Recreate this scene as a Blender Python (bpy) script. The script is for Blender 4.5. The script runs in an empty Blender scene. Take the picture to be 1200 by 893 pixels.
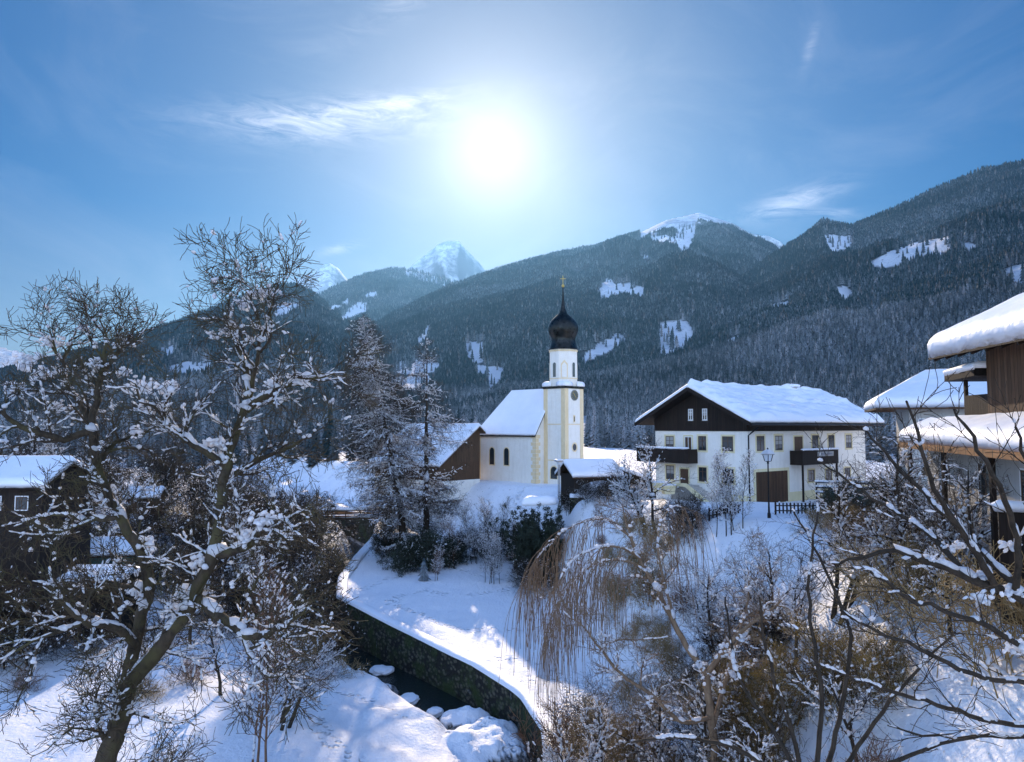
import bpy, math, random
import numpy as np
from mathutils import Vector, Matrix
random.seed(7)
RS = np.random.RandomState(11)
scene = bpy.context.scene
COL = scene.collection
CZ = 20.0            # height of the camera above the stream bed datum
FPX = 850.0
PT = 53.5 / FPX      # tangent of the upward tilt
PITCH = math.atan(PT)
CP, SP = math.cos(PITCH), math.sin(PITCH)
SUN_EL = math.radians(21.2)
SUN_AZ = math.radians(-1.5)

def ray(px, py):
    u, v = (px - 600.0) / FPX, (446.5 - py) / FPX
    return (u, CP - v * SP, SP + v * CP)
def at(px, py, Y):
    d = ray(px, py)
    k = Y / d[1]
    return Vector((d[0] * k, Y, CZ + d[2] * k))
def xat(px, Y, py=560):
    return at(px, py, Y).x

# ------------------------------------------------------------------ noise
def _h(ix, iy, s):
    n = (ix * 374761393 + iy * 668265263 + s * 974634777) & 0x7fffffff
    n = ((n ^ (n >> 13)) * 1274126177) & 0x7fffffff
    n = n ^ (n >> 16)
    return (n & 0xffff) / 65535.0
def vnoise(x, y, s=0):
    x = np.asarray(x, float); y = np.asarray(y, float)
    ix = np.floor(x).astype(np.int64); iy = np.floor(y).astype(np.int64)
    fx = x - ix; fy = y - iy
    fx = fx * fx * (3 - 2 * fx); fy = fy * fy * (3 - 2 * fy)
    a = _h(ix, iy, s); b = _h(ix + 1, iy, s); c = _h(ix, iy + 1, s); d = _h(ix + 1, iy + 1, s)
    return (a * (1 - fx) + b * fx) * (1 - fy) + (c * (1 - fx) + d * fx) * fy
def fbm(x, y, o=4, s=0):
    t = 0; a = .5
    for i in range(o):
        t = t + a * (vnoise(x, y, s + i * 17) - .5); x = x * 2.03 + 5.1; y = y * 2.03 + 1.7; a *= .5
    return t
def sstep(a, b, x):
    t = np.clip((x - a) / (b - a), 0, 1)
    return t * t * (3 - 2 * t)

# ------------------------------------------------------------------ near terrain
CH = np.array([(-75, 200), (-38, 145), (-24, 118), (-22, 105), (-21.5, 90), (-21, 80), (-19.3, 72), (-9.2, 59.8), (-4.6, 54), (-1.4, 48.9), (-.2, 44.5), (-.5, 36), (-4, 20), (-8, -15), (-12, -80)], float)
FT = np.array([(-66, 200), (-32, 145), (-16, 112), (-8, 99), (-1, 93), (2.2, 84), (4, 72), (5, 60), (6, 48), (6.3, 38), (5, 28), (3.6, 18), (2.6, 8), (0, -25), (-4, -80)], float)
def pdist(P, x, y):
    """signed distance to a polyline; positive on the side of growing x"""
    best = np.full(x.shape, 1e9); sg = np.ones(x.shape)
    for (x0, y0), (x1, y1) in zip(P[:-1], P[1:]):
        dx, dy = x1 - x0, y1 - y0
        t = np.clip(((x - x0) * dx + (y - y0) * dy) / (dx * dx + dy * dy), 0, 1)
        ex, ey = x - x0 - t * dx, y - y0 - t * dy
        d = np.hypot(ex, ey)
        m = d < best
        best = np.where(m, d, best)
        sg = np.where(m, np.where(dx * ey - dy * ex > 0, 1, -1), sg)
    return best * sg
def near_h(x, y):
    x = np.asarray(x, float); y = np.asarray(y, float)
    r = np.hypot(x, y)
    dc = pdist(CH, x, y)
    df = pdist(FT, x, y)
    field = np.interp(y, [36, 50, 61, 73, 88, 98, 115], [-18.6, -18.2, -17.7, -17.0, -16.4, -16.0, -15.6]) + .35 * fbm(x / 9, y / 9, 3, 3)
    T = np.interp(y, [10, 30, 45, 60, 68, 76, 84, 95, 130, 300], [-6.6, -6.4, -6.3, -6.35, -6.7, -7.8, -8.6, -8.2, -8.5, -8.5])
    T = T + .5 * fbm(x / 5, y / 5, 3, 9) * sstep(4, 9, df)
    w = np.interp(y, [10, 40, 60, 72, 82, 95], [12, 11.5, 10.5, 7.5, 5.5, 9])
    bank = sstep(0, 1, df / w)
    for hx_, hy_, hr_, hh_ in ((9.5, 85.5, 2.4, 1.3), (12.8, 82.5, 2.6, 1.4), (15.6, 77.5, 2.4, 1.1), (17.3, 72, 2.2, 1.0), (12.4, 79, 2.0, .8), (10.5, 88, 3.0, 1.2), (14.5, 86, 3.2, 1.3), (18.5, 68, 1.8, .8)):
        T = T + hh_ * np.exp(-((x - hx_) ** 2 + (y - hy_) ** 2) / hr_ ** 2 * (1 + .8 * fbm(x / 1.6, y / 1.6, 2, 44)))
    bump = (1.3 * fbm(x / 3.4, y / 3.4, 3, 5) + .35 * fbm(x / .9, y / .9, 2, 6)) * bank * (1 - bank) * 4
    z = field + (T - field) * bank + bump
    # left side of the stream
    left = np.interp(y, [40, 60, 90, 120], [-19.4, -18.9, -17.2, -16.0]) + 1.6 * sstep(-4, -18, dc) + .55 * fbm(x / 7, y / 7, 4, 21) + 5.0 * sstep(-12, -36, dc) * sstep(52, 85, y)
    left = left + 1.5 * fbm(x / 2.6, y / 2.6, 2, 33) * sstep(-10, -4, dc)
    zl = -21.05 + (left + 21.05) * sstep(-1.0, -3.6, dc + .9 * fbm(x / 1.7, y / 1.7, 2, 8))
    z = np.where(dc < 0, zl, np.where(dc < 2.75, -21.05, z))
    zb = np.zeros(x.shape)
    for bx, by, br, bh in BUMPS:
        q = np.hypot(x - bx, (y - by) * 1.15) / br; zb = zb + bh * .8 * np.exp(-(q ** 3) * 1.3)
    zb = -21.055 + 2.0 * (1 - np.exp(-zb / 2.0 * 1.3)) + (.9 * fbm(x / .9, y / .9, 3, 14) + .25) * sstep(.15, .7, zb)
    z = np.where((dc > -4) & (dc < 2.75) & (zb > -20.95), np.maximum(z, zb), z)
    # valley floor evens out with distance
    far = sstep(140, 300, r)
    z = z * (1 - far) + (-8.5) * far
    return CZ + z
def _wp(px, py):
    v = ray(px, py); k = -20.7 / v[2]; return v[0] * k, v[1] * k
BUMPS = [_wp(536, 852) + (1.5, 1.5), _wp(560, 872) + (2.0, 1.9), _wp(592, 886) + (1.9, 1.6), _wp(524, 884) + (1.6, 1.5), _wp(562, 850) + (1.2, 1.1), _wp(588, 866) + (1.5, 1.3), _wp(545, 896) + (2.2, 1.8), _wp(466, 845) + (1.0, 1.0), _wp(452, 812) + (1.1, 1.0)]
def gz(x, y):
    return float(near_h(np.array([x]), np.array([y]))[0])

# ------------------------------------------------------------------ mountains
def prof(pts):
    """skyline pixels with a distance -> azimuth, height, distance"""
    az, H, D = [], [], []
    for px, py, d in pts:
        v = ray(px, py)
        az.append(math.atan2(v[0], v[1])); D.append(d); H.append(CZ + d * v[2] / math.hypot(v[0], v[1]))
    return np.array(az), np.array(H), np.array(D)
RIDGES = [
 # name, skyline, foot distance, foot height, exponent
 ('A', [(300, 520, 1000), (480, 505, 1050), (560, 475, 1150), (620, 447, 1350), (690, 415, 1650), (740, 393, 1850), (800, 367, 2150), (850, 343, 2400), (880, 322, 2550), (915, 297, 2700), (940, 281, 2850), (965, 262, 2950), (1000, 268, 3050), (1050, 248, 3150), (1100, 224, 3250), (1150, 203, 3300), (1200, 194, 3300), (1300, 215, 3300), (1500, 260, 3300), (1800, 330, 3300)], 415, 1.25),
 ('A2', [(860, 520, 800), (900, 490, 850), (940, 452, 950), (975, 415, 1050), (1007, 384, 1150), (1048, 357, 1300), (1080, 341, 1400), (1155, 309, 1550), (1200, 284, 1700), (1300, 240, 1700), (1500, 200, 1700), (1800, 300, 1700)], 410, 1.1),
 ('B', [(300, 440, 2300), (400, 400, 2500), (440, 384, 2700), (480, 362, 3000), (530, 337, 3400), (560, 326, 3500), (600, 313, 3700), (620, 307, 3800), (650, 300, 4000), (700, 290, 4300), (745, 275, 4600), (780, 258, 4800), (820, 249, 5000), (860, 262, 5000), (905, 289, 4900), (940, 320, 4700), (1000, 360, 4500), (1200, 420, 4500), (1500, 480, 4500)], 700, 1.2),
 ('C', [(250, 420, 5000), (330, 375, 5200), (370, 350, 5400), (400, 334, 5600), (430, 322, 5700), (460, 316, 5800), (490, 318, 5800), (520, 326, 5600), (560, 345, 5400), (620, 380, 5200), (700, 440, 5000)], 2300, 1.3),
 ('E', [(-900, 470, 2400), (-500, 440, 2400), (-200, 455, 2500), (0, 441, 2700), (67, 424, 2800), (100, 415, 2900), (150, 401, 3000), (200, 384, 3150), (250, 364, 3300), (285, 351, 3450), (320, 339, 3600), (345, 336, 3650), (365, 345, 3600), (400, 372, 3400), (450, 410, 3200), (520, 450, 3000), (620, 490, 3000)], 600, 1.15),
 ('G', [(-300, 380, 10000), (-60, 395, 10000), (0, 405, 10000), (20, 413, 9800), (60, 428, 9500), (140, 450, 9000)], 6000, 1.2),
 ('P1', [(230, 380, 9500), (300, 343, 9500), (339, 329, 9500), (365, 318, 9500), (378, 310, 9500), (387, 307, 9500), (396, 313, 9500), (410, 330, 9500), (440, 352, 9500), (500, 390, 9500)], 6500, 1.2),
 ('P2', [(400, 355, 8300), (450, 332, 8300), (480, 314, 8300), (500, 297, 8300), (514, 285, 8300), (522, 282, 8300), (538, 282, 8300), (541, 286, 8300), (550, 295, 8300), (569, 317, 8300), (600, 338, 8300), (650, 370, 8300)], 6200, 1.2),
 ('P3', [(800, 300, 8500), (850, 284, 8500), (880, 272, 8500), (900, 275, 8500), (915, 283, 8500), (925, 293, 8500), (980, 320, 8500)], 6500, 1.2),
]
RP = [(n,) + prof(p) + (r0, ex) for n, p, r0, ex in RIDGES]
def far_h(az, r):
    """height and which ridge (0.. index, alpine ones carry snow)"""
    x, y = r * np.sin(az), r * np.cos(az)
    z = np.full(az.shape, CZ - 8.5); who = np.full(az.shape, -1)
    back = 1 - .85 * sstep(1.2, 1.9, np.abs(az))
    for k, (n, a, H, D, r0, ex) in enumerate(RP):
        Hh = np.interp(az, a, H); Dd = np.interp(az, a, D)
        vis = sstep(a[0] - .25, a[0], az) * (1 - sstep(a[-1], a[-1] + .25, az))
        z0 = CZ - 8.5
        t = np.clip((r - r0) / (Dd - r0), 0, 1)
        s = t ** ex
        gull = 1.0
        h = z0 + (Hh - z0) * s * back * vis
        amp = (Hh - z0) * 4 * t * (1 - t) * back * vis
        wob = fbm(x / 420 + k * 9, y / 420, 5, 40 + k) * .23 + (.5 - np.abs(vnoise(x / 300 + k, y / 500, 70 + k) - .5) * 2) * .07
        h = h + amp * wob
        rough = sstep(.55, 1, t) * (H.mean() > 0)
        if n[0] in 'PG':
            h = h + vis * t * ((.5 - np.abs(vnoise(x / 260, y / 260, 90 + k) - .5) * 2) * 60 + fbm(x / 90, y / 90, 4, 95) * 60) * (1 - sstep(.93, 1, t) * .75)
        h = np.where(r > Dd, h - (r - Dd) * .55, h)
        m = (h > z) & (vis > 0)
        z = np.where(m, h, z); who = np.where(m, k, who)
    return z, who

def in_poly(px, py, poly):
    inside = np.zeros(px.shape, bool)
    n = len(poly)
    for i in range(n):
        x0, y0 = poly[i]; x1, y1 = poly[(i + 1) % n]
        c = ((y0 > py) != (y1 > py)) & (px < (x1 - x0) * (py - y0) / ((y1 - y0) + 1e-9) + x0)
        inside ^= c
    return inside
CLEAR = [
 [(965, 274), (997, 276), (1000, 284), (990, 296), (972, 296)],
 [(1015, 309), (1035, 298), (1052, 290), (1080, 282), (1112, 276), (1117, 284), (1112, 296), (1085, 300), (1060, 306), (1045, 314), (1030, 313)],
 [(1122, 283), (1150, 286), (1150, 290), (1125, 291)],
 [(1172, 315), (1200, 308), (1240, 300), (1240, 335), (1190, 332)],
 [(771, 378), (790, 375), (810, 376), (813, 395), (802, 410), (785, 414), (772, 416)],
 [(680, 428), (690, 413), (705, 401), (722, 392), (736, 389), (734, 399), (722, 406), (712, 414), (697, 420)],
 [(852, 396), (868, 392), (870, 397), (860, 402), (850, 410)],
 [(1015, 362), (1032, 359), (1033, 365), (1017, 370)],
 [(975, 338), (990, 335), (1000, 345), (990, 350)],
 [(903, 356), (925, 353), (928, 360), (905, 362)],
 [(762, 276), (790, 276), (797, 262), (815, 262), (816, 272), (809, 290), (800, 294), (791, 284), (764, 282)],
 [(702, 345), (705, 333), (713, 325), (722, 334), (735, 330), (757, 338), (755, 348), (730, 345), (705, 353)],
 [(751, 298), (762, 298), (760, 303), (752, 303)],
 [(543, 405), (552, 401), (567, 402), (566, 415), (568, 425), (556, 426), (548, 418)],
 [(556, 428), (592, 430), (590, 440), (582, 452), (571, 457), (574, 440), (560, 435)],
 [(456, 432), (468, 424), (487, 420), (512, 424), (520, 430), (508, 436), (470, 438)],
 [(455, 442), (505, 440), (500, 462), (460, 458)],
 [(488, 398), (500, 383), (505, 380), (500, 395), (490, 404)],
 [(398, 373), (408, 362), (420, 356), (430, 354), (430, 364), (415, 372), (402, 377)],
 [(384, 362), (394, 357), (400, 358), (388, 366)], [(400, 352), (410, 349), (408, 355), (400, 357)],
 [(428, 343), (442, 342), (442, 348), (428, 349)],
 [(184, 407), (206, 404), (207, 414), (192, 417)],
 [(192, 432), (215, 424), (248, 424), (250, 434), (225, 440), (200, 441)],
 [(262, 430), (290, 424), (300, 434), (280, 441), (266, 440)],
 [(320, 362), (340, 352), (352, 356), (340, 366), (324, 371)],
 [(308, 506), (345, 500), (392, 508), (400, 548), (350, 548), (308, 535)],
 [(-60, 452), (10, 455), (30, 470), (-20, 475)],
]
def clearings(x, y, z):
    """signed mask of the treeless meadows on the mountain sides, from their real positions"""
    Yc = y * CP + (z - CZ) * SP
    Yc = np.where(Yc < 1, 1, Yc)
    px = 600 + FPX * x / Yc
    py = 446.5 - FPX * ((z - CZ) * CP - y * SP) / Yc
    jx = 6 * fbm(x / 60, y / 60, 3, 61) + 5 * fbm(x / 17, y / 17, 2, 62)
    jy = 5 * fbm(x / 60, y / 60, 3, 63) + 5 * fbm(x / 17, y / 17, 2, 64)
    m = np.zeros(px.shape, bool)
    for p in CLEAR:
        m |= in_poly(px + jx, py + jy, p)
    return m, px, py

# ------------------------------------------------------------------ mesh helpers
def new_obj(name, me, mats, parent=None):
    o = bpy.data.objects.new(name, me)
    COL.objects.link(o)
    for m in (mats if isinstance(mats, (list, tuple)) else [mats]):
        if m: me.materials.append(m)
    if parent is not None: o.parent = parent
    return o
def mesh_np(name, V, F, smooth=False, attrs=None):
    """V (n,3), F list of (m,k) int arrays"""
    me = bpy.data.meshes.new(name)
    V = np.asarray(V, np.float32)
    Fs = [np.asarray(f, np.int32) for f in F if len(f)]
    nl = sum(f.size for f in Fs); nf = sum(len(f) for f in Fs)
    me.vertices.add(len(V)); me.vertices.foreach_set('co', V.ravel())
    me.loops.add(nl); me.loops.foreach_set('vertex_index', np.concatenate([f.ravel() for f in Fs]))
    me.polygons.add(nf)
    starts = []; c = 0
    for f in Fs:
        starts.append(c + np.arange(len(f)) * f.shape[1]); c += f.size
    me.polygons.foreach_set('loop_start', np.concatenate(starts).astype(np.int32))
    if attrs:
        for k, v in attrs.items():
            a = me.attributes.new(k, 'FLOAT', 'POINT'); a.data.foreach_set('value', np.asarray(v, np.float32))
    me.update(calc_edges=True)
    me.polygons.foreach_set('use_smooth', np.full(nf, bool(smooth)))
    me.validate()
    return me
def tag(o, label=None, cat=None, group=None, kind=None):
    if label: o['label'] = label
    if cat: o['category'] = cat
    if group: o['group'] = group
    if kind: o['kind'] = kind
    return o
def thing(name, label, cat, loc=(0, 0, 0), rz=0, group=None):
    o = bpy.data.objects.new(name, None); COL.objects.link(o)
    o.empty_display_size = .3
    o.location = loc; o.rotation_euler = (0, 0, rz)
    return tag(o, label, cat, group)
class MB:
    def __init__(s): s.v = []; s.f = []
    def quad(s, *p):
        b = len(s.v); s.v += [tuple(q) for q in p]; s.f.append(tuple(range(b, b + len(p)))); return s
    def box(s, x0, x1, y0, y1, z0, z1):
        b = len(s.v)
        s.v += [(x, y, z) for z in (z0, z1) for y in (y0, y1) for x in (x0, x1)]
        for f in ((0, 2, 3, 1), (4, 5, 7, 6), (0, 1, 5, 4), (2, 6, 7, 3), (0, 4, 6, 2), (1, 3, 7, 5)): s.f.append(tuple(b + i for i in f))
        return s
    def prism(s, poly, axis, a, c):
        """polygon in the two other axes, extruded along axis from a to c"""
        n = len(poly); b = len(s.v)
        for k in (a, c):
            for p, q in poly:
                s.v.append((k, p, q) if axis == 0 else (p, k, q) if axis == 1 else (p, q, k))
        s.f.append(tuple(range(b, b + n))); s.f.append(tuple(range(b + 2 * n - 1, b + n - 1, -1)))
        for i in range(n): s.f.append((b + i, b + (i + 1) % n, b + n + (i + 1) % n, b + n + i))
        return s
    def bar(s, p, q, w, h=None, up=(0, 0, 1)):
        h = h or w; p = Vector(p); q = Vector(q); d = (q - p).normalized(); u = Vector(up)
        if abs(d.dot(u)) > .95: u = Vector((1, 0, 0))
        a = d.cross(u).normalized(); c = a.cross(d); b = len(s.v)
        for e in (p, q):
            for i, j in ((-1, -1), (1, -1), (1, 1), (-1, 1)): s.v.append(tuple(e + a * (i * w / 2) + c * (j * h / 2)))
        for f in ((0, 1, 2, 3), (7, 6, 5, 4), (0, 4, 5, 1), (1, 5, 6, 2), (2, 6, 7, 3), (3, 7, 4, 0)): s.f.append(tuple(b + i for i in f))
        return s
    def tube(s, pts, r, n=8, cap=True):
        pts = [Vector(p) for p in pts]; R = r if isinstance(r, (list, tuple)) else [r] * len(pts); b = len(s.v)
        for i, p in enumerate(pts):
            d = (pts[min(i + 1, len(pts) - 1)] - pts[max(i - 1, 0)]).normalized()
            u = Vector((0, 0, 1)) if abs(d.z) < .9 else Vector((1, 0, 0))
            a = d.cross(u).normalized(); c = a.cross(d)
            for k in range(n):
                t = 2 * math.pi * k / n; s.v.append(tuple(p + (a * math.cos(t) + c * math.sin(t)) * R[i]))
        for i in range(len(pts) - 1):
            for k in range(n):
                s.f.append((b + i * n + k, b + i * n + (k + 1) % n, b + (i + 1) * n + (k + 1) % n, b + (i + 1) * n + k))
        if cap:
            s.f.append(tuple(range(b + n - 1, b - 1, -1))); e = b + (len(pts) - 1) * n; s.f.append(tuple(range(e, e + n)))
        return s
    def lathe(s, prof, cx, cy, n=16, off=0):
        b = len(s.v)
        for r, z in prof:
            for k in range(n):
                t = 2 * math.pi * (k + off) / n; s.v.append((cx + r * math.cos(t), cy + r * math.sin(t), z))
        for i in range(len(prof) - 1):
            for k in range(n):
                s.f.append((b + i * n + k, b + i * n + (k + 1) % n, b + (i + 1) * n + (k + 1) % n, b + (i + 1) * n + k))
        s.f.append(tuple(range(b + n - 1, b - 1, -1))); e = b + (len(prof) - 1) * n; s.f.append(tuple(range(e, e + n)))
        return s
    def build(s, name, mat, parent=None, smooth=False, bevel=0):
        me = bpy.data.meshes.new(name)
        me.from_pydata(s.v, [], s.f)
        import bmesh
        bm = bmesh.new(); bm.from_mesh(me); bmesh.ops.recalc_face_normals(bm, faces=bm.faces); bm.to_mesh(me); bm.free()
        if smooth: me.polygons.foreach_set('use_smooth', [True] * len(me.polygons))
        o = new_obj(name, me, mat, parent)
        if bevel:
            md = o.modifiers.new('b', 'BEVEL'); md.width = bevel; md.segments = 2; md.limit_method = 'ANGLE'
        return o
# ------------------------------------------------------------------ materials
def mat(name, col, rough=.8, metal=0, spec=.3):
    m = bpy.data.materials.new(name); m.use_nodes = True
    p = m.node_tree.nodes['Principled BSDF']
    p.inputs['Base Color'].default_value = (*col, 1); p.inputs['Roughness'].default_value = rough
    p.inputs['Metallic'].default_value = metal; p.inputs['Specular IOR Level'].default_value = spec
    return m
class NT:
    def __init__(s, m): s.t = m.node_tree; s.n = s.t.nodes; s.p = s.n.get('Principled BSDF')
    def node(s, k, **kw):
        n = s.n.new(k)
        for a, b in kw.items(): setattr(n, a, b)
        return n
    def link(s, a, b): s.t.links.new(a, b)
    def val(s, x, inp):
        if hasattr(x, 'links'): s.link(x, inp)
        elif isinstance(x, (tuple, list)) and len(x) == 3 and inp.type == 'RGBA': inp.default_value = (*x, 1)
        else: inp.default_value = x
    def noise(s, scale, detail=4, rough=.55, vec=None, kind='Object', w=None):
        n = s.node('ShaderNodeTexNoise'); n.inputs['Scale'].default_value = scale; n.inputs['Detail'].default_value = detail; n.inputs['Roughness'].default_value = rough
        s.link(vec if vec is not None else s.coord(kind), n.inputs['Vector']); return n.outputs['Fac']
    def coord(s, kind='Object'):
        if kind == 'World': return s.node('ShaderNodeNewGeometry').outputs['Position']
        return s.node('ShaderNodeTexCoord').outputs[kind]
    def mapping(s, scale, kind='Object', rot=(0, 0, 0)):
        m = s.node('ShaderNodeMapping'); m.inputs['Scale'].default_value = scale; m.inputs['Rotation'].default_value = rot; s.link(s.coord(kind), m.inputs['Vector']); return m.outputs['Vector']
    def ramp(s, x, a, b, c0=(0, 0, 0), c1=(1, 1, 1)):
        n = s.node('ShaderNodeValToRGB'); e = n.color_ramp.elements
        e[0].position = a; e[1].position = b; e[0].color = (*c0, 1); e[1].color = (*c1, 1); s.link(x, n.inputs[0]); return n.outputs[0]
    def mix(s, f, a, b):
        n = s.node('ShaderNodeMix', data_type='RGBA'); s.val(f, n.inputs[0]); s.val(a, n.inputs[6]); s.val(b, n.inputs[7]); return n.outputs[2]
    def math(s, op, a, b=0.0, c=0.0, clamp=False):
        n = s.node('ShaderNodeMath', operation=op, use_clamp=clamp); s.val(a, n.inputs[0]); s.val(b, n.inputs[1]); s.val(c, n.inputs[2]); return n.outputs[0]
    def bump(s, h, dist, strength=1.0):
        n = s.node('ShaderNodeBump'); n.inputs['Distance'].default_value = dist; n.inputs['Strength'].default_value = strength; s.link(h, n.inputs['Height']); s.link(n.outputs[0], s.p.inputs['Normal'])
    def col(s, c): s.link(c, s.p.inputs['Base Color'])
    def nz(s):
        g = s.node('ShaderNodeNewGeometry'); x = s.node('ShaderNodeSeparateXYZ'); s.link(g.outputs['Normal'], x.inputs[0]); return x.outputs[2]
    def attr(s, name):
        n = s.node('ShaderNodeAttribute'); n.attribute_name = name; return n.outputs['Fac']
M = {}
SNOW = (.84, .855, .88)
def m_snow(name, bumpd=.05, sc=3.0, dirt=.0):
    m = mat(name, SNOW, .55, spec=.25); t = NT(m)
    n = t.noise(sc, 6, .6, kind='World')
    c = t.mix(t.ramp(t.noise(sc * .4, 4, kind='World'), .3, .75), (.80, .82, .86), (.88, .885, .90))
    if dirt:
        d = t.ramp(t.noise(9, 5, .7, kind='World'), .66, .74)
        c = t.mix(t.math('MULTIPLY', d, dirt), c, (.25, .2, .14))
    t.col(c); t.bump(n, bumpd)
    return m
M['snow'] = m_snow('snow', .06, 2.6)
M['snow_roof'] = m_snow('roof_snow', .10, 1.3)
M['snow_clump'] = m_snow('clump_snow', .02, 18)
nt_ = M['snow_clump'].node_tree; pr_ = nt_.nodes['Principled BSDF']; tr_ = nt_.nodes.new('ShaderNodeBsdfTranslucent'); tr_.inputs[0].default_value = (.86, .84, .84, 1)
mx_ = nt_.nodes.new('ShaderNodeMixShader'); mx_.inputs[0].default_value = .42; nt_.links.new(pr_.outputs[0], mx_.inputs[1]); nt_.links.new(tr_.outputs[0], mx_.inputs[2]); nt_.links.new(mx_.outputs[0], nt_.nodes['Material Output'].inputs[0])
# ground: snow with tufts of dry grass poking through on the banks
m = mat('snow_ground', SNOW, .6, spec=.25); t = NT(m)
big = t.noise(.35, 5, .6, kind='World'); fine = t.noise(4.5, 6, .65, kind='World')
c = t.mix(t.ramp(big, .3, .7), (.80, .82, .86), (.88, .885, .90))
bank = t.attr('bank')
sp = t.ramp(t.noise(3.2, 6, .75, kind='World'), .60, .68)
c = t.mix(t.math('MULTIPLY', t.math('MULTIPLY', sp, bank), .85), c, (.16, .12, .07))
wet = t.attr('wet')
c = t.mix(wet, c, t.mix(t.ramp(fine, .45, .6), (.07, .065, .06), (.3, .3, .3)))
nf = t.math('ABSOLUTE', t.math('SUBTRACT', t.noise(.07, 1.5, .4, kind='World'), .5))
trail = t.ramp(nf, .010, .022, (1, 1, 1), (0, 0, 0))
vp = t.node('ShaderNodeTexVoronoi'); vp.inputs['Scale'].default_value = 1.9; t.link(t.coord('World'), vp.inputs['Vector'])
pit = t.math('MULTIPLY', trail, t.ramp(vp.outputs['Distance'], .20, .42, (1, 1, 1), (0, 0, 0)))
rip = t.noise(1, 4, .6, vec=t.mapping((1.6, .45, 1), 'World'))
t.col(c); t.bump(t.math('SUBTRACT', t.math('ADD', t.math('ADD', fine, t.math('MULTIPLY', big, 2.0)), t.math('MULTIPLY', rip, 1.2)), t.math('MULTIPLY', pit, 2.2)), .10)
M['ground'] = m
# mountain ground: forest floor, clearings, bare alpine snow with rock
m = mat('mountain_ground', SNOW, .8, spec=.1); t = NT(m)
f1 = t.ramp(t.noise(.06, 6, .7, kind='World'), .42, .62); f2 = t.ramp(t.noise(.22, 5, .7, kind='World'), .4, .6)
floor = t.mix(f1, (.018, .024, .022), (.055, .06, .062))
floor = t.mix(t.math('MULTIPLY', f2, .3), floor, (.35, .37, .4))
mead = t.mix(t.ramp(t.noise(.09, 6, .75, kind='World'), .58, .66), (.80, .82, .86), (.30, .30, .30))
sl = t.ramp(t.nz(), .50, .80)
rn = t.ramp(t.noise(.012, 9, .72, kind='World'), .44, .58)
rock = t.mix(t.math('MULTIPLY', sl, rn), (.16, .16, .18), (.82, .84, .88))
rock = t.mix(sl, rock, t.mix(rn, (.45, .46, .5), (.84, .86, .9)))
c = t.mix(t.attr('meadow'), floor, mead)
c = t.mix(t.attr('alpine'), c, rock)
t.col(c); t.bump(t.noise(.05, 8, .7, kind='World'), 14)
M['mount'] = m
# conifer with snow lying on what faces up
def m_conifer(name, dark, light, lo, hi, rnd=True):
    m = mat(name, dark, .85, spec=.1); t = NT(m)
    oi = t.node('ShaderNodeObjectInfo')
    mm = t.node('ShaderNodeMapping'); mm.inputs['Scale'].default_value = (.0028, .0028, .005); t.link(oi.outputs['Location'], mm.inputs[0])
    reg = t.ramp(t.noise(1.0, 3, .6, vec=mm.outputs[0]), .38, .62)
    green = t.mix(t.ramp(t.noise(1.3, 3, .6), .35, .65), dark, light)
    brown = t.math('GREATER_THAN', oi.outputs['Random'], .93)
    green = t.mix(t.math('MULTIPLY', brown, .75), green, (.10, .07, .05))
    up = t.math('ADD', t.nz(), t.math('MULTIPLY', t.math('SUBTRACT', t.noise(1.6, 5, .75), .5), 1.3))
    s = t.ramp(up, lo, hi)
    k = t.math('ADD', t.math('MULTIPLY', reg, .25), t.math('MULTIPLY', t.math('POWER', oi.outputs['Random'], 1.7), .27))
    t.col(t.mix(t.math('MULTIPLY', s, k), green, (.78, .81, .86)))
    return m
M['conifer'] = m_conifer('snowy_conifer', (.002, .016, .022), (.006, .034, .038), .06, .34)
def m_bark(name, a, b, moss=None, sc=6):
    m = mat(name, a, .9, spec=.15); t = NT(m)
    v = t.mapping((1, 1, .25))
    n = t.noise(sc, 6, .7, vec=v)
    c = t.mix(t.ramp(n, .35, .65), a, b)
    if moss: c = t.mix(t.ramp(t.noise(1.7, 4), .48, .62), c, moss)
    t.col(c); t.bump(n, .03)
    return m
M['bark'] = m_bark('fruit_tree_bark', (.028, .022, .016), (.080, .062, .042), (.075, .066, .032))
M['bark_dark'] = m_bark('dark_twig_bark', (.022, .018, .014), (.06, .045, .032))
M['bark_red'] = m_bark('reddish_twig_bark', (.12, .065, .04), (.24, .14, .085))
M['bark_tan'] = m_bark('tan_twig_bark', (.20, .135, .06), (.38, .27, .13))
M['bark_weep'] = m_bark('weeping_twig_bark', (.13, .085, .055), (.27, .19, .12))
M['bark_larch'] = m_bark('larch_bark', (.028, .02, .015), (.075, .055, .038))
M['juniper'] = mat('yellow_green_evergreen', (.09, .075, .02), .8); t = NT(M['juniper'])
t.col(t.mix(t.ramp(t.noise(1.1, 4, .7), .38, .62), (.022, .032, .016), t.mix(t.ramp(t.noise(6, 3), .4, .6), (.17, .12, .03), (.34, .24, .07))))
nt_ = M['juniper'].node_tree; pr_ = nt_.nodes['Principled BSDF']; tr_ = nt_.nodes.new('ShaderNodeBsdfTranslucent'); nt_.links.new(pr_.inputs['Base Color'].links[0].from_socket, tr_.inputs[0])
mx_ = nt_.nodes.new('ShaderNodeMixShader'); mx_.inputs[0].default_value = .5; nt_.links.new(pr_.outputs[0], mx_.inputs[1]); nt_.links.new(tr_.outputs[0], mx_.inputs[2]); nt_.links.new(mx_.outputs[0], nt_.nodes['Material Output'].inputs[0])
M['darkleaf'] = mat('dark_evergreen', (.012, .02, .014), .8); t = NT(M['darkleaf'])
t.col(t.mix(t.ramp(t.noise(2.2, 4, .7), .38, .62), (.010, .018, .012), (.035, .045, .025)))
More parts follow.
